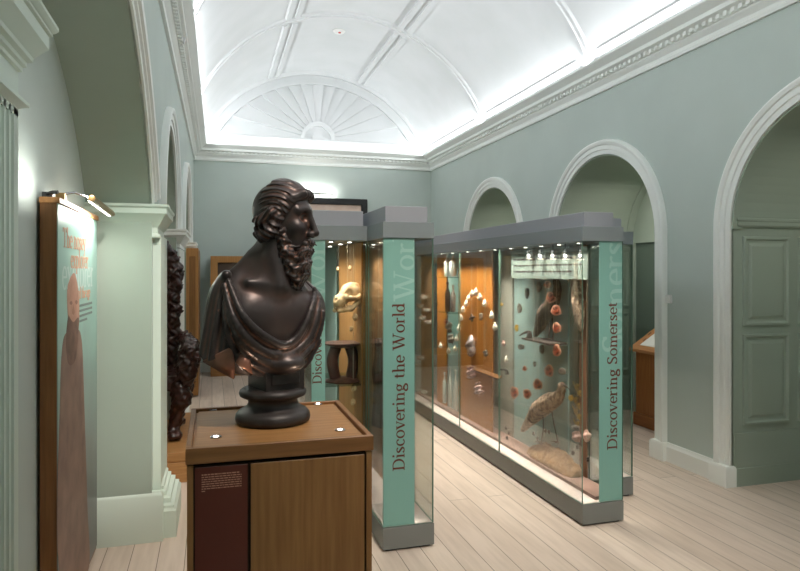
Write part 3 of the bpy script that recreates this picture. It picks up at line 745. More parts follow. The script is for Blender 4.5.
# glass shelf in the left pair
zs = P(330, 381.5, Y=4.15).z
part(MB().box(.66, .915, 4.0, 4.5, zs - .01, zs), 'glass_shelf', [M['glassshelf']], caseD)
SHELFZ = zs
# ================================================================== OTHER FURNITURE
# carved throne on its platform
root = empty('platform', (-.5, 5.8, 0), 'low two-step oak platform under the dark carved chair', 'platform')
part(MB().bbox(-1.35, .12, 5.13, 6.62, 0, .15, .004), 'lower_step', M['oakx'], root); part(MB().bbox(-1.35, .1, 5.15, 6.60, .15, .225, .004), 'upper_step', M['oakx'], root)
PT = .225
root = empty('carved_chair', (-.5, 5.9, PT), 'dark carved wooden throne with scrolled crest, on the low oak platform', 'chair')
def gn(x, y, z, f=40, a=.012): return a * (np.sin(x * f + 1.3 * np.sin(z * f * .7)) * np.sin(y * f * 1.1 + .7) * np.sin(z * f + 1.1 * np.sin(y * f * .6)) + .6 * np.sin(x * f * .47 + 2 * np.sin(z * f * .31)) * np.sin(z * f * .53 + 1.7 * np.sin(x * f * .4 + y * 9)))
def chairpart(name, fn, b0, b1, res=.009):
    lx = Vector((-.5, 5.9, PT))
    return sdf_obj(name, fn, b0, b1, res, M['mahog'], root, lambda v: v - np.array(lx))
def back(x, y, z):
    d = None
    for s in (1, -1):
        q = [(-.5 + s * .165, 6.1, .75), (-.5 + s * .165, 6.12, 1.2), (-.5 + s * .19, 6.14, 1.58), (-.5 + s * .17, 6.14, 1.70)]
        c = chain(x, y, z, q, [.05, .045, .055, .05], .03); d = c if d is None else np.minimum(d, c)
        q = spline([(-.5 + s * .19, 6.14, 1.60), (-.5 + s * .15, 6.14, 1.74), (-.5 + s * .08, 6.14, 1.85), (-.5 - s * .02, 6.14, 1.92)], 5)
        d = smin(d, chain(x, y, z, q, [.045] * (len(q) - 1) + [.03], .02), .03)
        for k in range(7):
            d = smin(d, ell(x, y, z, (-.5 + s * (.175 + .025 * (k % 2)), 6.1, .95 + .105 * k), (.045, .04, .05)), .02)
    d = np.minimum(d, np.maximum(np.maximum(abs(x + .5) - .14, abs(y - 6.13) - .02), np.maximum(.7 - z, z - 1.72)))
    return d + gn(x, y, z, 75, .014)
chairpart('backrest', back, (-.86, 6.0, .65), (-.14, 6.25, 1.98))
def seatf(x, y, z):
    return np.maximum(np.maximum(abs(x + .5) - .29, abs(y - 5.85) - .3), abs(z - .69) - .05) - .015 + gn(x, y, z, 60, .008)
chairpart('seat', seatf, (-.85, 5.5, .58), (-.15, 6.2, .80), .012)
for s in (1, -1):
    def arm(x, y, z, s=s):
        q = spline([(-.5 + s * .25, 6.1, 1.02), (-.5 + s * .29, 5.9, 1.0), (-.5 + s * .32, 5.68, .96), (-.5 + s * .31, 5.56, .84), (-.5 + s * .27, 5.58, .7)], 5)
        d = chain(x, y, z, q, [.045] * 9 + [.07] * 12, .03)
        d = smin(d, ell(x, y, z, (-.5 + s * .33, 5.6, .92), (.06, .09, .085)), .03); d = smin(d, ell(x, y, z, (-.5 + s * .31, 5.56, .76), (.06, .08, .09)), .03)
        return d + gn(x, y, z, 70, .018)
    chairpart('armrest', arm, (-1.02, 5.38, .55) if s < 0 else (-.36, 5.38, .55), (-.64, 6.2, 1.14) if s < 0 else (.02, 6.2, 1.14))
    for yl in (5.58, 6.1):
        def leg(x, y, z, s=s, yl=yl):
            q = [(-.5 + s * .24, yl, .66), (-.5 + s * .26, yl - .02, .56), (-.5 + s * .22, yl + .02, .42), (-.5 + s * .2, yl, .32)]
            d = chain(x, y, z, q, [.08, .075, .05, .045], .03)
            d = smin(d, ell(x, y, z, (-.5 + s * .21, yl - .04, .265), (.058, .085, .042)), .03)
            d = d + gn(x, y, z, 70, .010)
            return np.maximum(d, PT - z)
        cx = -.5 + s * .23; chairpart('leg', leg, (cx - .14, yl - .17, .2), (cx + .14, yl + .14, .72))
# narrow wooden wall cabinet beyond the chair
root = empty('wall_cabinet', (-.25, 9.2, 0), 'narrow upright oak cabinet against the left wall beyond the carved chair', 'cabinet')
a, b = P(185, 395, Y=8.6).x, P(198.3, 395, Y=8.6).x
xw = -.315
part(MB().bbox(xw, b, 8.6, 9.8, .02, 1.905, .003), 'body', M['oak'], root)
mb = MB()
for x0, x1 in ((xw, xw + .035), (b - .035, b)): mb.bbox(x0, x1, 8.588, 8.602, .02, 1.905, .002)
for z0, z1 in ((.02, .12), (1.80, 1.905)): mb.bbox(xw + .035, b - .035, 8.59, 8.602, z0, z1, .002)
part(mb, 'side_frame', wood('cabinet_oak', srgb(168, 118, 68), srgb(186, 138, 84), 'z'), root)
# wooden cabinet at the back wall
root = empty('display_cabinet', (.5, 10.45, 0), 'oak framed display cabinet on the floor at the back wall, behind the bust', 'cabinet')
a = P(210.5, 373, Y=10.2).x; zt = P(212, 256, Y=10.2).z; zl = P(212, 363, Y=10.2).z
part(MB().box(a + .01, 1.15, 10.24, 10.66, .02, zt - .01), 'body', mat('cabinet_inside', srgb(84, 70, 60), .8), root)
mb = MB(); fr = .105
mb.bbox(a, a + fr, 10.2, 10.26, zl, zt, .004); mb.bbox(1.16 - fr, 1.16, 10.2, 10.26, zl, zt, .004); mb.bbox(a + fr, 1.16 - fr, 10.2, 10.26, zt - .10, zt, .004); mb.bbox(a + fr, 1.16 - fr, 10.2, 10.26, zl, zl + .1, .004)
part(mb, 'frame', wood('back_cabinet_oak', srgb(172, 122, 68), srgb(190, 142, 86), 'z'), root)
part(MB().bbox(a, 1.16, 10.19, 10.66, .0, zl - .008, .004), 'base', M['oakx'], root)
# black framed picture and its lamp
zt = P(360, 199, Y=10.62).z; xr = P(367.5, 199, Y=10.62).x; xl = 2 * 1.72 - xr; zb = zt - 1.15; w = .105
root = empty('framed_picture', ((xl + xr) / 2, 10.66, (zt + zb) / 2), 'black framed picture on the back wall, half hidden by the bust and cases', 'picture')
mb = MB(); mb.bbox(xl, xl + w, 10.62, 10.685, zb, zt, .008); mb.bbox(xr - w, xr, 10.62, 10.685, zb, zt, .008); mb.bbox(xl + w, xr - w, 10.62, 10.685, zt - w, zt, .008); mb.bbox(xl + w, xr - w, 10.62, 10.685, zb, zb + w, .008)
part(mb, 'frame', M['black'], root)
part(MB().box(xl + w, xr - w, 10.65, 10.685, zb + w, zt - w), 'print', noisy('pinkish_print', srgb(214, 186, 168), srgb(226, 202, 186), .5, 5), root)
root = empty('picture_lamp', (1.72, 10.6, zt + .06), 'bright picture lamp on the back wall over the black frame', 'lamp')
part(MB().tube([(1.72, 10.68, zt + .03), (1.72, 10.58, zt + .06)], .008), 'arm', M['brass'], root)
part(MB().tube([(1.50, 10.57, zt + .06), (1.94, 10.57, zt + .06)], .012, 12), 'lamp_tube', M['black'], root, 40)
PICZ = zt
# sloping display desk in the middle right arch
root = empty('display_desk', (4.45, 5.35, 0), 'sloping wooden display desk inside the right hand arch, behind the cases', 'desk')
DX0, DX1, DY0, DY1 = 4.28, 4.63, 4.95, 5.76
part(MB().prism([(DX0, 0.0), (DX1, 0.0), (DX1, 1.02), (DX0, .80)], 'y', DY0, DY1), 'body', wood('desk_oak', srgb(150, 92, 44), srgb(172, 112, 58), 'z'), root)
part(MB().bbox(DX0 - .02, DX1, DY0 - .02, DY1 + .02, .0, .13, .006), 'base', wood('desk_base', srgb(140, 84, 40), srgb(160, 102, 52), 'y'), root)
sl = (1.02 - .80) / (DX1 - DX0)
def dz(x): return .80 + (x - DX0) * sl
def slab(x0, x1, y0, y1, h0, h1):
    return MB().add([(x, y, dz(x) + h) for h in (h0, h1) for y in (y0, y1) for x in (x0, x1)], [(0, 2, 3, 1), (4, 5, 7, 6), (0, 1, 5, 4), (2, 6, 7, 3), (0, 4, 6, 2), (1, 3, 7, 5)])
part(slab(DX0 - .05, DX1 + .02, DY0 - .04, DY1 + .05, 0, .03), 'lid_frame', wood('desk_lid', srgb(176, 120, 74), srgb(192, 140, 92), 'y'), root)
part(slab(DX0 + .01, DX1 - .03, DY0 + .02, DY1 - .05, .028, .034), 'white_tray', M['white'], root)
def butterfly(c, size, m, ax_u, ax_v, name='butterfly'):
    u, v = Vector(ax_u).normalized(), Vector(ax_v).normalized(); n = u.cross(v).normalized(); c = Vector(c)
    mb = MB()
    for s in (-1, 1):
        for pts in (((.05, .1), (.35, .55), (.75, .75), (1, .6), (.9, .25), (.5, .02)), ((.05, -.05), (.5, .0), (.72, -.25), (.6, -.6), (.3, -.65), (.1, -.3))):
            w = [c + (u * (s * a) + v * b) * size + n * (.004 + .12 * size * a) for a, b in pts]
            o = [p + n * .0015 for p in w]; k = len(w)
            mb.add(w + o, [tuple(range(k)), tuple(range(2 * k - 1, k - 1, -1))] + [(i, (i + 1) % k, k + (i + 1) % k, k + i) for i in range(k)])
    mb.tube([c + v * size * .35 + n * .004, c + n * .006, c - v * size * .45 + n * .004], [.05 * size, .08 * size, .04 * size], 6)
    return mb.build(name, m, loc=tuple(c))
for k, (x, y, lb) in enumerate(((4.37, P(644.5, 341, X=4.37).y, 'brown butterfly pinned low in the white desk tray, nearest its front edge'), (4.46, P(649.5, 333, X=4.46).y, 'brown butterfly pinned higher up in the white desk tray'))):
    tag(butterfly((x, y, dz(x) + .036), .06, M['darkrock'], (0, 1, 0), (1, 0, sl)), lb, 'butterfly', 'butterflies in the desk tray')
# wall switch and ceiling detector
p = P(669.5, 299, X=XR)
root = empty('wall_switch', (XR, p.y, p.z), 'small white switch on the wall between the two right hand arches', 'switch')
part(MB().bbox(XR - .022, XR, p.y - .035, p.y + .035, p.z - .035, p.z + .035, .004), 'plate', M['white'], root)
part(MB().bbox(XR - .027, XR - .02, p.y - .014, p.y + .014, p.z - .016, p.z + .016, .002), 'rocker', M['white'], root)
root = empty('smoke_detector', (1.68, 8.7, VZ + VR), 'small white smoke detector on the vaulted ceiling', 'detector')
zc = VZ + VR
part(MB().lathe([(.085, 0), (.085, -.02), (.07, -.035), (.03, -.045), (.001, -.045)], (1.68, 8.7, zc + .003), 28), 'housing', M['white'], root, 40)
part(MB().lathe([(.02, -.044), (.016, -.056), (.001, -.058)], (1.68, 8.66, zc + .003), 12), 'indicator', mat('red_indicator', srgb(200, 90, 90), .4), root, 40)
# ================================================================== BRONZE BUST (local units: one photo pixel at the bust)
BD = (EYE - TOPZ) * F / (421 - HY); BS = BD / F
BO = np.array([BD * (ST + (273 - 400) / F * CT), BD * (CT - (273 - 400) / F * ST), TOPZ])
EU = np.array([CT, -ST, 0]); EV = np.array([-ST, -CT, 0]); EW = np.array([0, 0, 1.])
def bust_frame(v): return BS * (v[:, :1] * EU + v[:, 1:2] * EV + v[:, 2:3] * EW)
bust = empty('portrait_bust', tuple(BO), 'dark bronze bust of a bearded man in a draped cloak, on the oak plinth', 'bust')
def bpart_mb(mb, name, sm=30, parent=None, m='bronze'):
    v = bust_frame(np.array(mb.v, float)); mb.v = [tuple(p) for p in v]
    o = mb.build(name, M[m], parent or bust, sm); return o
PSI = math.radians(10); CP_, SP_ = math.cos(PSI), math.sin(PSI)
def hd(u, v): return (u - 10) * CP_ + v * SP_, -(u - 10) * SP_ + v * CP_
AL = math.radians(40); SA, CA = math.sin(AL), math.cos(AL)
def tq(u, v): return (u + 4) * CA - v * SA, (u + 4) * SA + v * CA
def n3(x, y, z, f): return np.sin(x * f + 1.7 * np.sin(y * f * .63 + .4)) * np.sin(y * f * 1.13 + 1.3 * np.sin(z * f * .71)) + np.sin(z * f * .93 + 1.9 * np.sin(x * f * .57 + 1.))
def torso(u, v, w):
    p, q = tq(u, v)
    d = ell(p, q, w, (1, -4, 96), (52, 33, 60))
    d = smin(d, ell(p, q, w, (-34, -6, 120), (18, 19, 24)), 14); d = smin(d, ell(p, q, w, (42, -5, 111), (22, 22, 23)), 14)
    d = smin(d, cap(p, q, w, (-36, -8, 132), (-8, -8, 158), 13, 15), 12); d = smin(d, cap(p, q, w, (40, -8, 120), (4, -8, 152), 12, 15), 12)
    for s in (-1, 1): d = smin(d, ell(p, q, w, (s * 22 - 2, 14, 104), (24, 14, 22)), 12)      # chest muscles
    d = smin(d, cap(p, q, w, (-4, 20, 134), (-30, 16, 139), 2.5, 2.5), 9); d = smin(d, cap(p, q, w, (5, 20, 132), (28, 14, 132), 2.5, 2.5), 9)   # collar bones
    return smax(d, 50 - w, 4)
def head(u, v, w):
    a, l = hd(u, v); al = abs(l)
    d = ell(a, l, w, (-2, 0, 211), (29, 24, 28))
    d = smin(d, ell(a, l, w, (8, 0, 188), (19, 18.5, 33)), 8)
    d = smin(d, cap(a, al, w, (25.5, 2, 210), (20, 14, 209), 4.2, 3.8), 4)
    d = smin(d, ell(a, al, w, (18, 12.5, 192), (8, 7, 7)), 6)
    d = smax(d, -ell(a, al, w, (28.5, 9, 202.5), (8, 6.5, 5.2)), 2.5)
    d = smin(d, ell(a, al, w, (18.6, 8.5, 202), (5.2, 5, 4.6)), .8)
    d = smin(d, cap(a, al, w, (23.5, 4.8, 205.4), (20.5, 13, 203.8), 1.3, 1.3), 1.0); d = smin(d, cap(a, al, w, (22.8, 4.8, 199.2), (20, 13, 199.8), 1.1, 1.1), 1.2)
    d = smin(d, cap(a, l, w, (27, 0, 207), (33.5, 0, 189), 3.0, 3.6), 3); d = smin(d, ell(a, l, w, (34, 0, 187), (3.4, 4, 3.4)), 2)
    d = smin(d, ell(a, al, w, (29.5, 4.6, 186), (4, 3, 3.2)), 1.5)
    d = smin(d, ell(a, l, w, (27, 0, 174.5), (4, 7, 2.2)), 1.5); d = smin(d, ell(a, l, w, (26.5, 0, 170), (4, 6.5, 2.4)), 1.5)
    ear = np.maximum(ell(a, al, w, (-4, 24, 199), (6, 3, 10)), -ell(a, al, w, (-3, 27.5, 200), (3.4, 2.4, 6)))
    d = smin(d, ear, 1.5)
    nk = cap(u, v, w, (7, 0, 188), (-4, 2, 138), 18.5, 25)
    return smin(d, nk, 6)
def body(u, v, w):
    d = smin(torso(u, v, w), head(u, v, w), 10)
    return smin(d, cap(u, v, w, (0, 15, 178), (12, 21, 136), 3, 3), 10)                     # neck sinew
f32 = np.float32
sdf_obj('figure', body, (-72, -52, 46), (60, 56, 246), 1.0, M['bronze'], bust, bust_frame)
def hair(u, v, w):
    a, l = hd(u, v); al = abs(l)
    rr = np.sqrt((a + 4) ** 2 + (w - 196) ** 2)
    st = .6 * np.sin(rr * 1.15 + l * .3 + 1.5 * np.sin(np.arctan2(w - 196, a + 4) * 3 + l * .12)) + .5 * np.sin(rr * 1.9 + l * .6 + 2 * np.sin(np.arctan2(w - 196, a + 4) * 4))
    d = ell(a, l, w, (1, 0, 212.5), (27, 26.5, 29.5)) - 1.0 * st
    reg = np.maximum(a - (13.5 + .62 * (w - 206)), 187 - w + .12 * (a + 30))
    d = smax(d, reg * .8, 3)
    q = [(25.5, 0, 226), (24, 10, 225), (16, 18, 220)]
    d = smin(d, chain(a, al, w, q, [4.5, 5, 4], 2) - .7 * np.sin(l * .9 + a * .5), 3)           # wave over the brow
    curl = chain(a, al, w, [(-19, 4, 195), (-17, 13, 188), (-11, 20, 185), (-3, 24, 190), (3, 23, 200)], [6.5, 7, 7, 6.5, 4], 3)
    curl = curl - 1.5 * np.sin(a * .55 + w * .8 + al * .3)
    curl2 = chain(a, al, w, [(-20, 16, 199), (-12, 24, 199), (-3, 26, 206), (5, 23, 203)], [5, 5, 5, 3], 2) - .9 * np.sin(a * .9 - w * .7)
    return smin(smin(d, curl, 2.5), curl2, 2.5)
sdf_obj('hair', hair, (-30, -42, 168), (50, 42, 250), .8, M['bronze'], bust, bust_frame)
def beard(u, v, w):
    a, l = hd(u, v); al = abs(l)
    d = chain(a, al, w, [(3, 20.5, 199), (5, 18.5, 184), (9, 15, 168), (13, 8, 152), (14, 4, 141), (13, 1, 131)], [3.2, 5.5, 7.5, 9, 6.5, 2.6], 4)
    d = smin(d, chain(a, al, w, [(20, 5, 166), (18, 3, 155), (16, 2, 142), (13.5, 0, 130)], [8, 8.5, 6.5, 2.2], 4), 4)
    d = smin(d, chain(a, al, w, [(29, 1.5, 178.5), (27, 8, 175), (22, 13, 167), (21, 14, 160)], [2.6, 3.4, 3.6, 3.], 2), 2)
    return d - 1.15 * n3(a, l, w, .62) - .5 * np.sin(w * 1.3 + 2 * np.sin(a * .5 + l * .4))
sdf_obj('beard', beard, (4, -38, 124), (52, 38, 206), .8, M['bronze'], bust, bust_frame)
vg = np.linspace(85, -20, 211)
def vs_at(px, py, off=0, base=torso):
    u, w = px - 273, 421 - py; d = base(np.full_like(vg, u), vg, np.full_like(vg, w)); k = np.argmax(d < 0)
    v = vg[k] if d.min() < 0 else vg[np.argmin(d)]
    return (u, v + off, w)
def fold(pts, n=5, off=3.2): return [vs_at(p[0], p[1], off) for p in spline([(a, b, 0) for a, b in pts], n)]
FOLDS = [([(237, 279), (246, 297), (259, 318), (274, 334), (287, 342), (298, 337), (307, 322), (312, 303), (312, 289)], 3.2),
         ([(234, 284), (243, 308), (256, 331), (272, 347), (290, 352), (306, 341), (315, 322), (317, 299)], 3.6),
         ([(240, 308), (251, 333), (266, 352), (284, 361), (303, 353), (316, 335), (321, 313)], 3.8),
         ([(246, 331), (257, 352), (272, 364), (289, 368), (306, 360), (317, 343)], 3.6),
         ([(250, 350), (262, 367), (280, 373), (297, 371), (309, 360)], 3.4),
         ([(243, 318), (253, 343), (262, 358)], 2.6), ([(238, 294), (249, 318), (264, 340), (282, 348), (300, 340), (311, 318), (315, 296)], 2.0), ([(242, 312), (258, 342), (276, 356), (296, 353), (311, 338), (319, 318)], 2.0),
         ([(250, 344), (268, 360), (286, 365), (305, 357), (317, 338)], 1.8), ([(236, 300), (240, 330), (247, 356), (256, 370)], 3.2)]
FC = [(fold(p), r) for p, r in FOLDS]
NU = [c[0] for c in FC[0][0]]; NW_ = [c[2] for c in FC[0][0]]
NU = [NU[0] - 8] + NU; NW_ = [150] + NW_; NU, NW_ = zip(*sorted(zip(NU, NW_))); NU = list(NU) + [NU[-1] + 6]; NW_ = list(NW_) + [146]
def drape(u, v, w):
    p, q = tq(u, v)
    t = torso(u, v, w)
    wc = np.interp(u, NU, NW_)
    d = smax(t - 1.6, np.where(v > -22, (w - wc) * .6, w - 141), 1.5)
    for c, r in FC:
        n = len(c); d = smin(d, chain(u, v, w, c, [r * (.7 + .5 * math.sin(PI * i / (n - 1))) for i in range(n)], 1.0), .9)
    d = smin(d, ell(u, v, w, (4, 8, 60), (30, 21, 13), .3), 4)                                 # gathered cloth over the block
    return smax(d, 47 + .06 * abs(u) - w, 2)
sdf_obj('draped_cloak', drape, (-72, -56, 40), (62, 62, 150), 1.0, M['bronze'], bust, bust_frame)
def sleeve(u, v, w):
    t = np.clip((150 - w) / 100, 0, 1)
    cu = -41 - 7 * t; cv = 15 + 7 * t; rx = 14 + 8 * t ** .7; ry = 21 + 4 * t ** .7
    dx, dy = (u - cu) / rx, (v - cv) / ry; rr = np.sqrt(dx * dx + dy * dy); ang = np.arctan2(dy, dx)
    fo = np.sin(ang * 9 + .9 * np.sin(w * .05 + 1)) + .45 * np.sin(ang * 17 + w * .06)
    d = (rr - 1) * np.minimum(rx, ry) - (.5 + 2.3 * t) * fo
    d = smax(d * .8, np.sqrt(np.maximum(dx * dx * .9 + dy * dy * .9 + np.maximum(0, (w - 118) / 31) ** 2, 1e-6)) * 22 - 22, 4)
    d = smin(d, cap(u, v, w, (-46, -2, 141), (-38, 32, 146), 4.5, 4.5), 8)                         # roll on the shoulder
    hem = np.where(u < -56, 64 + (-56 - u) * 1.1, 64 + (u + 56) * .35)
    d = smax(d, hem - w, 1.2)
    return smax(d, -np.maximum((rr - .72) * np.minimum(rx, ry), w - 84), 1.5)                  # hollow under the hem
sdf_obj('cloak_sleeve', sleeve, (-80, -14, 40), (-14, 60, 158), 1.0, M['bronze'], bust, bust_frame)
# turned-back hem of the cloak, a fold of cloth hanging below the sleeve
mb = MB()
def flap(pts, th=2.2):
    c = [np.array(p, float) for p in pts]; n = np.cross(c[1] - c[0], c[2] - c[0]); n /= np.linalg.norm(n); k = len(c)
    cen = sum(c) / k + n * -2.0
    vs = [p + n * th / 2 for p in c] + [p - n * th / 2 for p in c] + [cen + n * th / 2, cen - n * th / 2]
    fs = []
    for i in range(k): j = (i + 1) % k; fs += [(i, j, 2 * k), (k + j, k + i, 2 * k + 1), (i, k + i, k + j, j)]
    mb.add(vs, fs)
flap([(-57, 42, 66), (-43, 36, 56), (-29, 38, 49), (-28, 41, 62), (-30, 42, 79), (-42, 44, 73)]); flap([(-27, 42, 64), (-11, 40, 53), (-14, 38, 66), (-22, 38, 74)])
bpart_mb(mb, 'cloak_hem', True)
# square block with name tablet, and the turned socle
mb = MB(); h = 20.5; mb.loft([(0, 33), (0, 55), (-1, 57)], -h, h, -h, h)
th_ = math.radians(-52.9)
def rot_block(x, y, z):
    c, s = math.cos(ANG), math.sin(ANG); return (x * c - y * s + 3, x * s + y * c, z)
ANG = math.atan2(33, 25) - PI / 2
mb.xf(rot_block); bpart_mb(mb, 'block', 20, m='darkbronze')
mb = MB(); mb.loft([(0, 0), (0, 1), (-.8, 1.6)], -15, 15, -5.5, 5.5)
# candidates for the tablet: the face of the block that looks towards the right of the viewer
mb.xf(lambda x, y, z: (x, h + z, 45 + y))
mb.xf(rot_block); tab = bpart_mb(mb, 'name_tablet', 20, m='darkbronze')
mb = MB(); mb.lathe([(1, 0), (34, 0), (36.4, 2), (37, 5), (36.2, 9), (33.5, 12), (30, 13.5), (28, 15), (25.5, 17), (24.3, 20), (24.6, 23), (26, 25), (30, 25.5), (32.5, 27), (33.3, 29.5), (32.4, 32), (29.5, 34), (26, 34.6), (1, 34.6)], n=56)
bpart_mb(mb, 'socle', 40, m='darkbronze')
# ================================================================== CONTENTS OF THE CASES
def hang(o, ztop=ZF0):                                            # the thread an exhibit hangs from, a part of it
    p = o.location; c = MB().tube([(p.x, p.y, p.z), (p.x, p.y, ztop)], .0007, 5); part(c, 'thread', M['string'], o)
def shell(px, py, X, label, m='shell', h=.07, grp='white pointed shells', tilt=0):
    p = P(px, py, X=X); mb = MB()
    mb.lathe([(.001, -.42 * h), (.17 * h, -.40 * h), (.34 * h, -.27 * h), (.385 * h, -.1 * h), (.33 * h, .06 * h), (.25 * h, .2 * h), (.22 * h, .22 * h), (.16 * h, .36 * h), (.14 * h, .38 * h), (.05 * h, .56 * h), (.001, .6 * h)], n=18)
    mb.xf(lambda x, y, z: (x * .8, y * (1 + .25 * math.sin(z / h * 5)), z)); mb.xf(lambda x, y, z: (x, y * math.cos(tilt) - z * math.sin(tilt), y * math.sin(tilt) + z * math.cos(tilt)))
    mb.xf(lambda x, y, z: (x + p.x, y + p.y, z + p.z))
    o = mb.build('sea_shell', M[m], None, 40, loc=tuple(p)); tag(o, label, 'shell', grp); return o
ordn = ['first', 'second', 'third', 'fourth', 'fifth', 'sixth', 'seventh', 'eighth', 'ninth', 'tenth', 'eleventh', 'twelfth', 'thirteenth']
XS = 2.375
lft = [(455, 348.5), (456.5, 338.5), (458.7, 328), (461, 317.7), (463.2, 309.5), (466, 303.5), (468.3, 298), (471.8, 293.5)]
for k, q in enumerate(lft): shell(q[0], q[1], XS, 'white pointed shell, %s up the left side of the shell arch' % ordn[k])
for k, q in enumerate([(476, 292), (480, 297), (484.5, 303.5)]): shell(q[0], q[1], XS, 'white pointed shell, %s from the left along the top of the shell arch' % ordn[k], h=.078)
for k, q in enumerate([(491.4, 315.5), (495, 327)]): shell(q[0], q[1], XS, 'white pointed shell, %s down the right side of the shell arch' % ('upper' if k == 0 else 'lower'), h=.078)
shell(448.5, 351, XS, 'white pointed shell just left of the foot of the shell arch'); shell(440.5, 345.5, XS, 'white pointed shell furthest left below the lit bottles')
shell(503.2, 343.5, 2.33, 'pinkish pointed shell, upper of two hanging left of the aqua board', 'pinkshell', .05); shell(506.2, 359.5, 2.33, 'pale pointed shell, lower of two hanging left of the aqua board', 'shell', .058)
def slice_(px, py, X, label, w=.028, h=.036, m='agate', rim='agrim', name='agate_slice', cat='mineral', grp=None, thr=True):
    p = P(px, py, X=X); mb = MB()
    def disc(mb, k, t0, t1):
        n = 20; vs = []
        for t, kk in ((t0, k * .94), (t0 + .002, k), (t1 - .002, k), (t1, k * .9)):
            for i in range(n):
                a = 2 * PI * i / n; r = 1 + .07 * math.sin(3 * a + px) + .05 * math.sin(5 * a + py); q = 1.12 * w * kk * r * math.cos(a); vs.append((p.x - .8 * t - .6 * q, p.y - .6 * t + .8 * q, p.z + h * kk * r * math.sin(a)))
        fs = [tuple(range(n)), tuple(range(4 * n - 1, 3 * n - 1, -1))] + [(j * n + i, j * n + (i + 1) % n, (j + 1) * n + (i + 1) % n, (j + 1) * n + i) for j in range(3) for i in range(n)]
        mb.add(vs, fs)
    disc(mb, 1, -.006, .006); o = mb.build(name, M[rim], None, 40, loc=tuple(p)); tag(o, label, cat, grp)
    mb = MB(); disc(mb, .72, .004, .0085); part(mb, 'centre', M[m], o, 40)
    if thr: hang(o)
    return o
XG = 2.40
G1 = 'agate slices and fossils hung before the aqua board'
for a in [(551, 297.5, 'large orange red agate slice hanging against the dark bird', .034, .042), (556, 310.5, 'round red agate slice below and right of the dark bird neck', .034, .040),
          (547.5, 284.5, 'banded agate slice just under the left part of the white sign', .024, .027), (556.7, 328, 'brown agate slice beside the legs of the dark bird', .028, .038),
          (556.6, 350.5, 'pale rimmed agate slice with a dark speckled heart under the bird perch', .027, .045), (549, 370.8, 'agate slice with a black streaked heart above the long legged bird', .031, .045),
          (537.6, 384.5, 'pink ringed agate slice above the back of the long legged bird', .035, .042), (524.5, 368.5, 'small golden agate slice left of the black streaked one', .016, .022),
          (514.2, 392.5, 'tall red agate slice furthest left above the long legged bird', .032, .05), (527, 393.8, 'greyish pink agate slice above the tail of the long legged bird', .030, .04)]:
    slice_(a[0], a[1], XG, a[2], a[3], a[4], grp=G1)
for a in [(527, 293, 'slim grey fossil hanging highest on the left of the aqua board', .016, .045), (539, 287, 'slim grey fossil beside the banded agate under the sign', .018, .042), (519.5, 308.5, 'slim grey fossil at the left edge of the aqua board', .018, .04),
          (541.8, 349, 'olive fossil below the perch of the dark bird', .018, .036), (521, 347, 'faint grey fossil under the dark horned fossil', .026, .022), (534.5, 364, 'tiny grey fossil between two agate slices', .011, .022), (562, 371.5, 'brownish fossil right of the black streaked agate', .026, .024), (536.5, 324, 'small golden fossil on the tail of the dark bird', .014, .02)]:
    slice_(a[0], a[1], XG, a[2], a[3], a[4], 'greyrock', 'greyrock', 'fossil', 'fossil', G1)
for a in [(516.5, 328, 'brassy star shaped fossil on a thread left of the aqua board', .014, .03), (501.3, 304.5, 'tiny golden fossil on a thread above the pinkish shell', .010, .014), (571, 398, 'golden fossil at the top of the butterfly column', .016, .02)]:
    slice_(a[0], a[1], 2.36, a[2], a[3], a[4], 'gold', 'gold', 'fossil', 'fossil', G1)
def blob(name, px, py, X, r, m, label, cat, amp=.25, f=None, grp=None, thr=True, res=None):
    p = P(px, py, X=X); f = f or 2.6 / max(r); ph = px * 1.7
    def fn(x, y, z): return ell(x, y, z, (0, 0, 0), r) + amp * min(r) * .5 * (np.sin(x * f * 2 + ph) * np.sin(y * f * 1.7 + 1) + np.sin(z * f * 2.2 + ph + y * f))
    b = max(r) * 1.35; o = sdf_obj(name, fn, (-b, -b, -b), (b, b, b), res or max(r) / 9, M[m]); o.location = p
    tag(o, label, cat, grp)
    if thr: hang(o)
    return o
blob('dark_fossil', 472, 318, XS, (.02, .036, .03), 'darkrock', 'black fossil hanging inside the arch of white shells', 'fossil', .5)
blob('large_shell', 471, 346.5, XS, (.04, .078, .108), 'silver', 'large silvery pink shell at the centre below the shell arch', 'shell', .35, 30)
blob('pink_crystal', 471.5, 373, XS, (.035, .055, .06), 'crystal', 'pink crystal cluster under the large silvery shell', 'mineral', .8, 60)
o = blob('pink_crystal', 478, 389.5, 2.34, (.03, .045, .05), 'crystal', 'pink crystal cluster on the sloping wooden ledge', 'mineral', .8, 60, thr=False)
blob('grey_fossil', 485.5, 353, XS, (.02, .03, .035), 'greyrock', 'brown fossil right of the large silvery shell', 'fossil', .4)
blob('grey_fossil', 481, 317, XS, (.016, .025, .04), 'greyrock', 'faint fossil beside the black one inside the shell arch', 'fossil', .4)
# dark horned fossils
def horn(pts, X, r, label):
    q = [P(a, b, X=X) for a, b in pts]; c = q[0]
    mb = MB(); mb.tube([Vector(v) for v in spline([tuple(v) for v in q], 5)], [r * (1 - .06 * i) for i in range((len(q) - 1) * 5 + 1)] if True else r, 8)
    o = mb.build('horned_fossil', M['darkrock'], None, 50, loc=tuple(c)); tag(o, label, 'fossil'); hang(o)
horn([(529, 338), (529.5, 333), (525, 332.5), (519, 336)], 2.38, .026, 'dark curved fossil hanging left of the bird perch')
horn([(507, 374.5), (506.5, 371), (502, 369.5), (497.5, 371)], 2.36, .018, 'dark curved fossil hanging below the two pale shells')
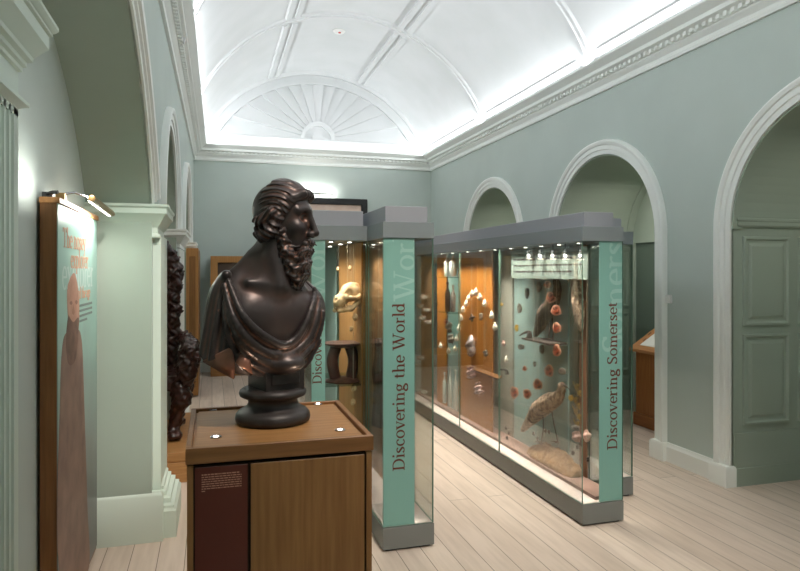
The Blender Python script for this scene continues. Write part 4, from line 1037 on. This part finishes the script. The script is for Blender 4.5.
# birds (smooth feathered bodies, thin legs, beaks)
def lp(px, py, X, o): return np.array(P(px, py, X=X) - o)
def bird(name, label, X, bodypts, rad, beak, eye, legs, m, sq=1.0):
    o0 = P(bodypts[0][0], bodypts[0][1], X=X); q = [lp(a, b, X, o0) for a, b in bodypts]
    sp = spline(q, 4); rr = [float(np.interp(i / 4, range(len(rad)), rad)) for i in range(len(sp))]
    lo = np.min(np.array(sp), 0) - max(rad) * 1.3; hi = np.max(np.array(sp), 0) + max(rad) * 1.3
    def fn(x, y, z):
        d = chain(x, y, z, sp, rr, .012)
        return d + .0025 * np.sin(y * 120 + z * 60) * np.sin(z * 140)
    root = empty(name, tuple(o0), label, 'bird')
    b = sdf_obj('plumage', fn, lo, hi, .007, M[m], root)
    mb = MB(); c = [P(a, bb, X=X) for a, bb in beak]; mb.tube(c, [.010, .006, .0015][:len(c)], 8); part(mb, 'beak', M['darkrock'], root, 40)
    for a, bb in eye:
        e = P(a, bb, X=X - rad[-1] * .85); part(MB().ball(e, .004), 'eye', M['black'], root, True)
    for lg in legs:
        c = [P(a, bb, X=X + dx) for a, bb, dx in lg]; mb = MB(); mb.tube(c, .0055, 7)
        f = c[-1]
        for d in (-.03, 0, .03): mb.tube([f, f + Vector((-.02 + abs(d) * .3, d, -.004)), f + Vector((-.035, d * 1.5, -.008))], [.005, .004, .002], 6)
        part(mb, 'leg', M['darkrock'], root, 40)
    return root
bird('perched_bird', 'dark long necked bird perched high before the aqua board, under the sign', 2.44,
     [(535, 336), (540, 326), (545, 314), (551, 305), (556, 296), (557.5, 287), (556, 280)], [.012, .04, .062, .052, .034, .024, .022], [(555, 279), (551, 277.5), (547, 278)], [(555, 279)], [[(548, 320, 0), (549.5, 330, 0), (549, 338.3, 0)], [(552, 317, .03), (553.5, 330, .03), (553, 338, .03)]], 'darkfeather')
p = P(547, 339.5, X=2.44)
o = MB().bbox(2.34, 2.49, P(561, 339, X=2.44).y, P(533, 339, X=2.44).y, p.z - .02, p.z - .004, .003).build('perch_shelf', M['darkrock'], loc=tuple(p)); tag(o, 'thin dark shelf under the feet of the perched bird', 'shelf')
bird('hanging_bird', 'slim brown bird seen near the front glass, left of the aqua title panel', 2.41,
     [(581, 330), (579.5, 318), (578, 305), (576.5, 292), (574.5, 280), (574, 275)], [.012, .03, .038, .034, .022, .018], [(573.5, 274), (571.5, 272), (569.5, 271)], [(574, 275)], [[(579, 318, 0), (580, 330, 0), (580.5, 341, 0)]], 'feather')
FZ = ZB + .026
XW = 2.44
bird('wading_bird', 'brown long legged wading bird standing on the sandy rock low in the case', XW,
     [(522, 431), (530, 421), (539, 410), (549, 402), (557, 398), (561, 391), (561.5, 385)], [.012, .04, .068, .066, .045, .026, .024], [(563, 384.5), (567, 387), (571, 391)], [(562, 384)], [[(543, 414, 0), (543.5, 428, 0), (541.5, 442, 0)], [(552, 412, .02), (554.5, 427, .02), (558, 442, .02)]], 'feather')
pa = P(541.5, 442.5, X=XW); pb = P(558, 443.5, X=XW)
ry0, ry1 = P(568, 450, X=2.37).y, P(523, 445, X=2.37).y
def rockf(x, y, z):
    t = (y - ry0) / (ry1 - ry0)
    top = .335 - .06 * np.clip(abs(t - .5) - .22, 0, 1) * 4 + .008 * np.sin(x * 60 + y * 25) * np.sin(y * 47) - 1.25 * np.maximum(0, 2.44 - x)
    d = np.maximum(z - top, np.maximum(abs(y - (ry0 + ry1) / 2) - (ry1 - ry0) / 2, abs(x - 2.425) - .062))
    return np.maximum(d * .8, FZ - z)
cr = np.array([2.425, (ry0 + ry1) / 2, FZ]); topz = float(pa.z)
def rockf2(x, y, z): return rockf(x + cr[0], y + cr[1], z + cr[2] - (topz - .335))
def rockf3(x, y, z): return np.maximum(rockf2(x, y, z), -z + .0005)
o = sdf_obj('sandy_rock', rockf3, (-.13, -.42, -.01), (.13, .42, topz - FZ + .05), .012, M['rock']); o.location = cr; tag(o, 'sandy rock mound under the long legged wading bird', 'rock')
# white sign with its row of lit lamps
ya, yb = P(588, 265, X=2.34).y, P(511.5, 265, X=2.34).y
za, zb_ = P(550, 279, X=2.34).z, P(550, 249, X=2.34).z
root = empty('case_sign', (2.34, (ya + yb) / 2, za), 'translucent white text sign hanging under the top of the shell and bird case', 'sign')
part(MB().bbox(2.336, 2.344, ya, yb, za, zb_, .001), 'sign_plate', mat('frosted_sign', srgb(128, 142, 134), .4), root)
mb = MB(); random.seed(11)
for r_ in range(3):
    y = yb - .05; z = zb_ - .075 - r_ * .047
    while y > ya + (.06 if r_ < 2 else .25):
        wl = random.uniform(.02, .07); mb.box(2.3345, 2.3365, y - wl, y, z, z + .013); y -= wl + .014
part(mb, 'sign_print', mat('sign_print', srgb(60, 50, 56), .6), root)
for k, (px, w_) in enumerate(((529, 'first'), (540.5, 'second'), (553, 'third'), (565.5, 'fourth'), (580.5, 'fifth'))):
    p = P(px, 254.5, X=2.30); o = MB().lathe([(.013, .028), (.013, .0), (.018, -.004), (.024, -.03), (.001, -.03)], tuple(p), 16).build('case_lamp', M['chrome'], None, 40, loc=tuple(p))
    tag(o, 'small lit lamp over the white sign, %s from the left of five' % w_, 'lamp', 'row of lamps over the sign')
    part(MB().lathe([(.021, -.030), (.019, -.034), (.001, -.036)], tuple(p), 14), 'bulb', mat('warm_bulb', (1, .86, .66, 1), .5, emit=3) if k == 0 else bpy.data.materials['warm_bulb'], o, 40)
    part(MB().tube([p + Vector((0, 0, .028)), (p.x, p.y, ZF0)], .004, 6), 'stem', M['chrome'], o)
# column of golden butterflies and beetles by the front end
gb = [(575, 386.5), (577.5, 393), (574, 399.5), (576.5, 405.5), (574.5, 411), (577, 416.5), (575.5, 424)]
for k, q in enumerate(gb):
    p = P(q[0], q[1], X=2.33); o = butterfly(tuple(p), .036, M['gold'], (0, 1, .1), (-.25, 0, 1)); tag(o, 'golden butterfly, %s from the top of the column near the title panel' % ordn[k], 'butterfly', 'golden butterflies in a column'); hang(o)
blob('pink_sea_urchin', 576.5, 436.5, 2.33, (.03, .033, .036), 'pinkshell', 'round pink sea urchin shell, left of the pair under the golden butterflies', 'shell', .25); blob('pink_sea_urchin', 586.5, 436, 2.36, (.026, .028, .036), 'pinkshell', 'round pink sea urchin shell, right of the pair under the golden butterflies', 'shell', .25)
blob('grey_fossil', 575.5, 427.5, 2.33, (.02, .04, .018), 'greyrock', 'grey flat fossil on top of the pink sea urchin pair', 'fossil', .4)
bt = [(573, 453, 'leftmost of three under the sea urchins'), (577.5, 447, 'highest of three under the sea urchins'), (588, 459.5, 'rightmost of three under the sea urchins'), (533.5, 433.5, 'first of four beside the wading bird legs'), (537.5, 438.5, 'second of four beside the wading bird legs'), (545.5, 431, 'third of four beside the wading bird legs'),
      (549, 432, 'fourth of four beside the wading bird legs'), (506, 428, 'highest of the dotted cluster left of the rock'), (509, 433, 'middle of the dotted cluster left of the rock'), (507, 438, 'lowest of the dotted cluster left of the rock')]
for a, b, l in bt:
    o = blob('dark_beetle', a, b, 2.33, (.009, .011, .016), 'darkrock', 'small dark beetle, ' + l, 'beetle', .3, grp='small dark beetles')
# bottles and pale vials far left in the long case
def bottle(px, py0, py1, X, w, label, m, name='bottle'):
    a = P(px, py1, X=X); h = P(px, py0, X=X).z - a.z
    o = MB().lathe([(w * .9, 0), (w, .02 * h), (w, .6 * h), (w * .7, .72 * h), (w * .35, .78 * h), (w * .35, .92 * h), (w * .5, .93 * h), (w * .5, h)], tuple(a), 16).build(name, m, None, 40, loc=tuple(a))
    tag(o, label, 'bottle', 'bottles left of the shells'); return o
bshelf = []
for (pxa, pxb, py, nm) in ((444.5, 457, 277, 'upper'), (444.5, 457, 312, 'lower')):
    z = P(450, py, X=2.37).z; y0_, y1_ = P(pxb, py, X=2.37).y, P(pxa, py, X=2.37).y
    part(MB().box(2.29, 2.42, y0_, y1_, z - .008, z - .0005), 'glass_shelf', [M['glassshelf']], caseA); bshelf.append(z)
darkg = mat('dark_bottle', srgb(72, 54, 44), .2)
bottle(447.3, 253, 276.7, 2.36, .034, 'tall pale lit bottle, left of two on the high shelf left of the shells', M['vial']); bottle(452.8, 254, 276.7, 2.36, .038, 'tall pale lit bottle, right of two on the high shelf left of the shells', M['vial'])
bottle(447.6, 282, 311.7, 2.35, .028, 'dark bottle, left of two on the shelf under the lit bottles', darkg); bottle(453, 285, 311.7, 2.35, .026, 'grey bottle, right of two on the shelf under the lit bottles', M['greyrock'])
z0 = P(450, 318, X=2.36)
for k, (px, pa_, pb_) in enumerate(((444.5, 372, 403), (450, 367, 407), (455.3, 370, 410))):
    bottle(px, pa_, pb_, 2.36, .022, ['pale glass tube, left of three low down left of the orange board', 'pale glass tube, middle of three low down left of the orange board', 'pale glass tube, right of three low down left of the orange board'][k], M['vial'], 'glass_tube')
blob('grey_fossil', 449, 327, 2.37, (.03, .05, .06), 'greyrock', 'grey fossil lump hanging below the dark bottle', 'fossil', .5); blob('grey_fossil', 446, 322, 2.35, (.015, .03, .03), 'agate', 'orange brown stone beside the grey lump below the dark bottle', 'mineral', .4); blob('grey_fossil', 451, 339, 2.37, (.03, .045, .05), 'greyrock', 'grey fossil lump hanging lowest below the dark bottle', 'fossil', .5)
# pale fossils on the brown board beyond
fp = [(424.5, 297, 'highest'), (421, 306, 'second highest'), (427, 310, 'third highest'), (423, 318, 'fourth from the bottom'), (428.5, 322, 'third from the bottom'), (421.5, 358, 'second from the bottom'), (424.5, 392, 'lowest')]
for a, b, l in fp: slice_(a, b, 2.385, 'pale fossil on the brown board behind the Discovering the World case, ' + l, .06, .028, 'shell', 'pinkshell', 'fossil', 'fossil', 'pale fossils on the brown board', False)
# ------------------------------------------------------------------ left pair of cases
def skull(x, y, z):
    d = ell(x, y, z, (.03, 0, .015), (.06, .045, .045)); d = smin(d, cap(x, y, z, (0, 0, .005), (-.062, -.005, -.03), .034, .026), .02)
    for s in (-1, 1):
        d = smin(d, chain(x, y, z, [(-.04, s * .03, -.01), (.0, s * .058, -.012), (.045, s * .05, -.002)], [.011, .009, .011], .01), .008)
        d = smax(d, -ell(x, y, z, (-.02, s * .036, .014), (.017, .016, .015)), .005)
        d = smin(d, chain(x, y, z, [(.03, s * .042, -.03), (-.01, s * .035, -.062), (-.066, s * .016, -.07)], [.013, .012, .011], .01), .004)
        for k in range(4): d = smin(d, cap(x, y, z, (-.07 + k * .017, s * (.016 + .004 * k), -.045), (-.07 + k * .017, s * (.016 + .004 * k), -.062 if k else -.07), .005, .002), .002)
    d = smax(d, -ell(x, y, z, (-.09, -.005, -.018), (.016, .012, .011)), .004)
    return d + .0012 * np.sin(x * 150) * np.sin(y * 160) * np.sin(z * 140)
o = sdf_obj('animal_skull', skull, (-.11, -.075, -.095), (.1, .075, .075), .0045, M['bone']); o.location = P(347.5, 295, Y=4.06); o.rotation_euler = (0, 0, math.radians(32)); o.scale = (1.38, 1.38, 1.38); tag(o, 'large toothed animal skull hanging in the glass case right of the bust', 'skull')
c = MB().tube([(0, 0, .05), (0, 0, (ZF0 - o.location.z) / 1.38)], .0007, 5).build('thread', M['string']); c.parent = o
hp = P(343, 378, Y=4.13); hz = SHELFZ
root = empty('headrest', (hp.x, hp.y, hz), 'dark carved wooden headrest stool standing on the glass shelf', 'headrest')
Hh = P(343, 342, Y=4.13).z - hz
part(MB().lathe([(.095, 0), (.122, .003), (.124, .010), (.10, .016), (.05, .03), (.001, .032)], (hp.x, hp.y, hz), 36), 'base', M['headrest'], root, 40)
part(MB().lathe([(.001, Hh - .035), (.06, Hh - .034), (.11, Hh - .018), (.130, Hh - .008), (.131, Hh - .002), (.11, Hh), (.05, Hh - .008), (.001, Hh - .01)], (hp.x, hp.y, hz), 36), 'top', M['headrest'], root, 40)
for s in (-1, 1):
    mb = MB(); mb.tube(spline([(hp.x + s * .05, hp.y, hz + .02), (hp.x + s * .068, hp.y, hz + Hh * .4), (hp.x + s * .068, hp.y, hz + Hh * .62), (hp.x + s * .045, hp.y, hz + Hh - .03)], 6), [.037] * 19, 12); part(mb, 'leg', M['headrest'], root, 40)
def carved(px, py, Y, h, label):
    p = P(px, py, Y=Y)
    def fn(x, y, z):
        d = ell(x, y, z, (0, 0, 0), (h * .38, h * .38, h * .5))
        for s in (-1, 1): d = smax(d, -ell(x, y, z, (s * h * .15, -h * .36, h * .08), (h * .1, h * .1, h * .1)), h * .03)
        d = smin(d, cap(x, y, z, (0, -h * .36, h * .05), (0, -h * .42, -h * .1), h * .05, h * .07), h * .04)
        return smax(d, -ell(x, y, z, (0, -h * .38, -h * .25), (h * .14, h * .12, h * .05)), h * .03)
    o = sdf_obj('carved_mask', fn, (-h * .6,) * 3, (h * .6,) * 3, h / 16, M['bone']); o.location = p; tag(o, label, 'carving', 'small carved heads'); 
    c = MB().tube([(0, 0, h * .45), (0, 0, ZF0 - p.z)], .0007, 5).build('thread', M['string']); c.parent = o
carved(355, 317, 4.05, .05, 'small carved head hanging right below the animal skull'); carved(351, 329, 4.10, .036, 'small pale carved head hanging just above the headrest'); carved(350, 268, 4.08, .032, 'small carved head hanging above the animal skull, right of two'); carved(338, 269, 4.08, .026, 'small pale carved head hanging above the animal skull, left of two')
carved(353.5, 388, 4.06, .05, 'carved head hanging under the glass shelf below the headrest'); carved(353, 402, 4.06, .045, 'lowest carved head below the glass shelf')
p = P(378.5, 380, Y=4.02); zt_, zb2 = P(378, 338, Y=4.02).z, P(378, 427, Y=4.02).z
def clubf(x, y, z):
    z = z + p.z
    t = (z - zb2) / (zt_ - zb2)
    r = .022 + .022 * np.clip(1 - t * 1.7, 0, 1) + .016 * np.exp(-((t - .62) / .12) ** 2) + .004 * np.sin(np.arctan2(y, x) * 7)
    return np.maximum((np.sqrt(x * x + y * y) - r) * .7, np.maximum(z - zt_, zb2 - z + .3 * abs(x)))
o = sdf_obj('dark_garment', clubf, (-.075, -.075, zb2 - p.z - .02), (.075, .075, zt_ - p.z + .02), .006, M['cloth']); o.location = p; tag(o, 'dark draped garment hanging behind the left edge of the Discovering the World panel', 'garment')
c = MB().tube([(0, 0, zt_ - p.z), (0, 0, ZF0 - p.z)], .0015, 5).build('thread', M['string']); c.parent = o
# ================================================================== LIGHT AND CAMERA
def area(name, loc, target, sx, sy, power, col=(1, 1, 1), spread=PI):
    l = bpy.data.lights.new(name, 'AREA'); l.shape = 'RECTANGLE'; l.size = sx; l.size_y = sy; l.energy = power; l.color = col; l.spread = spread
    o = bpy.data.objects.new(name, l); COL.objects.link(o); o.location = loc
    d = (Vector(target) - Vector(loc)).normalized()
    z = -d; y = Vector((0, 1, 0)); 
    if abs(d.y) > .9: y = Vector((1, 0, 0))
    x = y.cross(z).normalized(); y = z.cross(x)
    o.rotation_euler = Matrix((x, y, z)).transposed().to_euler(); return o
def spot(name, loc, target, power, ang, col=(1, 1, 1), blend=.6, r=.012):
    l = bpy.data.lights.new(name, 'SPOT'); l.energy = power; l.spot_size = math.radians(ang); l.spot_blend = blend; l.color = col; l.shadow_soft_size = r
    o = bpy.data.objects.new(name, l); COL.objects.link(o); o.location = loc
    o.rotation_euler = (Vector(target) - Vector(loc)).to_track_quat('-Z', 'Y').to_euler(); return o
COOL = (.93, .97, 1.0); WARM = (1, .84, .66)
KC = .15
ym = (YF + YB) / 2; ln = YB - YF - .4
spot('unseen_spot', (1.1, .6, 4.7), (1.3, 3.5, 0), 430, 54, (1, .85, .73), .7, .06)  # unseen spots added to light floor, pier, back wall and case fronts
spot('unseen_spot', (1.7, 7.2, 4.75), (1.7, 10.6, 2.1), 90, 78, (.96, .98, 1), .8, .06)
spot('unseen_spot', (1.7, 5.6, 4.8), (1.2, 6.6, 0), 260, 56, (1, .85, .73), .7, .06)
spot('unseen_spot', (1.9, -.6, 4.2), (1.08, 3.5, .9), 190, 17, (1, .95, .9), .7, .05)
spot('unseen_spot', (2.6, -.6, 4.2), (2.4, 3.5, .9), 190, 17, (1, .95, .9), .7, .05)
spot('unseen_spot', (2.6, 2.6, 4.4), (3.0, 3.6, 0), 12, 40, (1, .85, .73), .7, .06)
spot('unseen_spot', (.9, 1.2, 4.2), (-.45, 4.1, 1.2), 560, 20, (1, .95, .88), .7, .06)
area('cove_light', (XR - .155, ym, 3.644), (XR - 1.9, ym, 4.9), .05, ln, 620 * KC, COOL)
area('cove_light', (LW(XL, ym, 0)[0] + .175, ym, 3.644), (XL + 1.9, ym, 4.9), .05, ln, 620 * KC, COOL)
area('cove_light', (1.7, YB - .12, 3.615), (1.7, YB - .4, 5.0), 3.4, .04, 5, COOL)
# unseen fill lights added to brighten the insides of the arches
for c, e in zip(ARC, (4, 9, 8)): area('bay_fill', (4.25, c, 2.6), (4.25, c, 0), .5, .3, e, (1, .93, .82))
for c in LARC: area('recess_fill', (-1.0, c, 2.6), (-1.0, c, 0), .4, .3, 6, (1, .88, .76))  # unseen fill added inside the left recesses
# poster lamp and its glow on the wall
area('poster_light', (-.556, 3.55, 1.925), (-.64, 3.5, 1.6), .02, .6, 5, (1, .97, .9))
area('bracket_light', (-.60, 2.80, 1.93), (-.70, 2.80, 2.02), .02, .34, .9, (1, .98, .92))
area('back_picture_light', (1.66, 10.58, PICZ + .03), (1.66, 10.72, PICZ + .16), .6, .03, 4, (1, .98, .93))
for (x, y, sx, sy, p) in ((2.26, 5.3, .04, 3.4, 52), (1.06, 4.1, .06, 1.0, 9), (.76, 4.4, .18, .8, 8), (2.7, 4.7, .1, 1.4, 9)):
    area('case_light', (x, y, ZF0 - .012), (x, y, 0), sx, sy, p, (1, .92, .8), math.radians(95))
q = BO
for k, u in enumerate(ups):
    tz = (1.28, 1.40, 1.30, 1.42)[k]
    spot('plinth_uplight', (u.x, u.y, u.z + .008), (q[0], q[1] - .02, tz + .03), 2.4, 30, (1, .78, .58))
w = bpy.data.worlds.new('world'); SC.world = w; w.use_nodes = True; w.node_tree.nodes['Background'].inputs[0].default_value = (.5, .52, .55, 1); w.node_tree.nodes['Background'].inputs[1].default_value = .3
cam = bpy.data.cameras.new('camera'); co = bpy.data.objects.new('camera', cam); COL.objects.link(co)
cam.sensor_width = 36; cam.lens = F / 800 * 36; cam.shift_y = (HY - 285.5) / 800; cam.clip_start = .02
co.location = (0, 0, EYE); co.rotation_euler = (PI / 2, 0, -TH); SC.camera = co
vs_ = SC.view_settings; vs_.view_transform = 'Standard'; vs_.look = 'None'; vs_.gamma = 1; vs_.exposure = 0; vs_.use_curve_mapping = False
cy = SC.cycles; cy.use_denoising = True; cy.max_bounces = 10; cy.diffuse_bounces = 6; cy.transparent_max_bounces = 40; cy.caustics_reflective = False; cy.caustics_refractive = False; cy.sample_clamp_indirect = 6
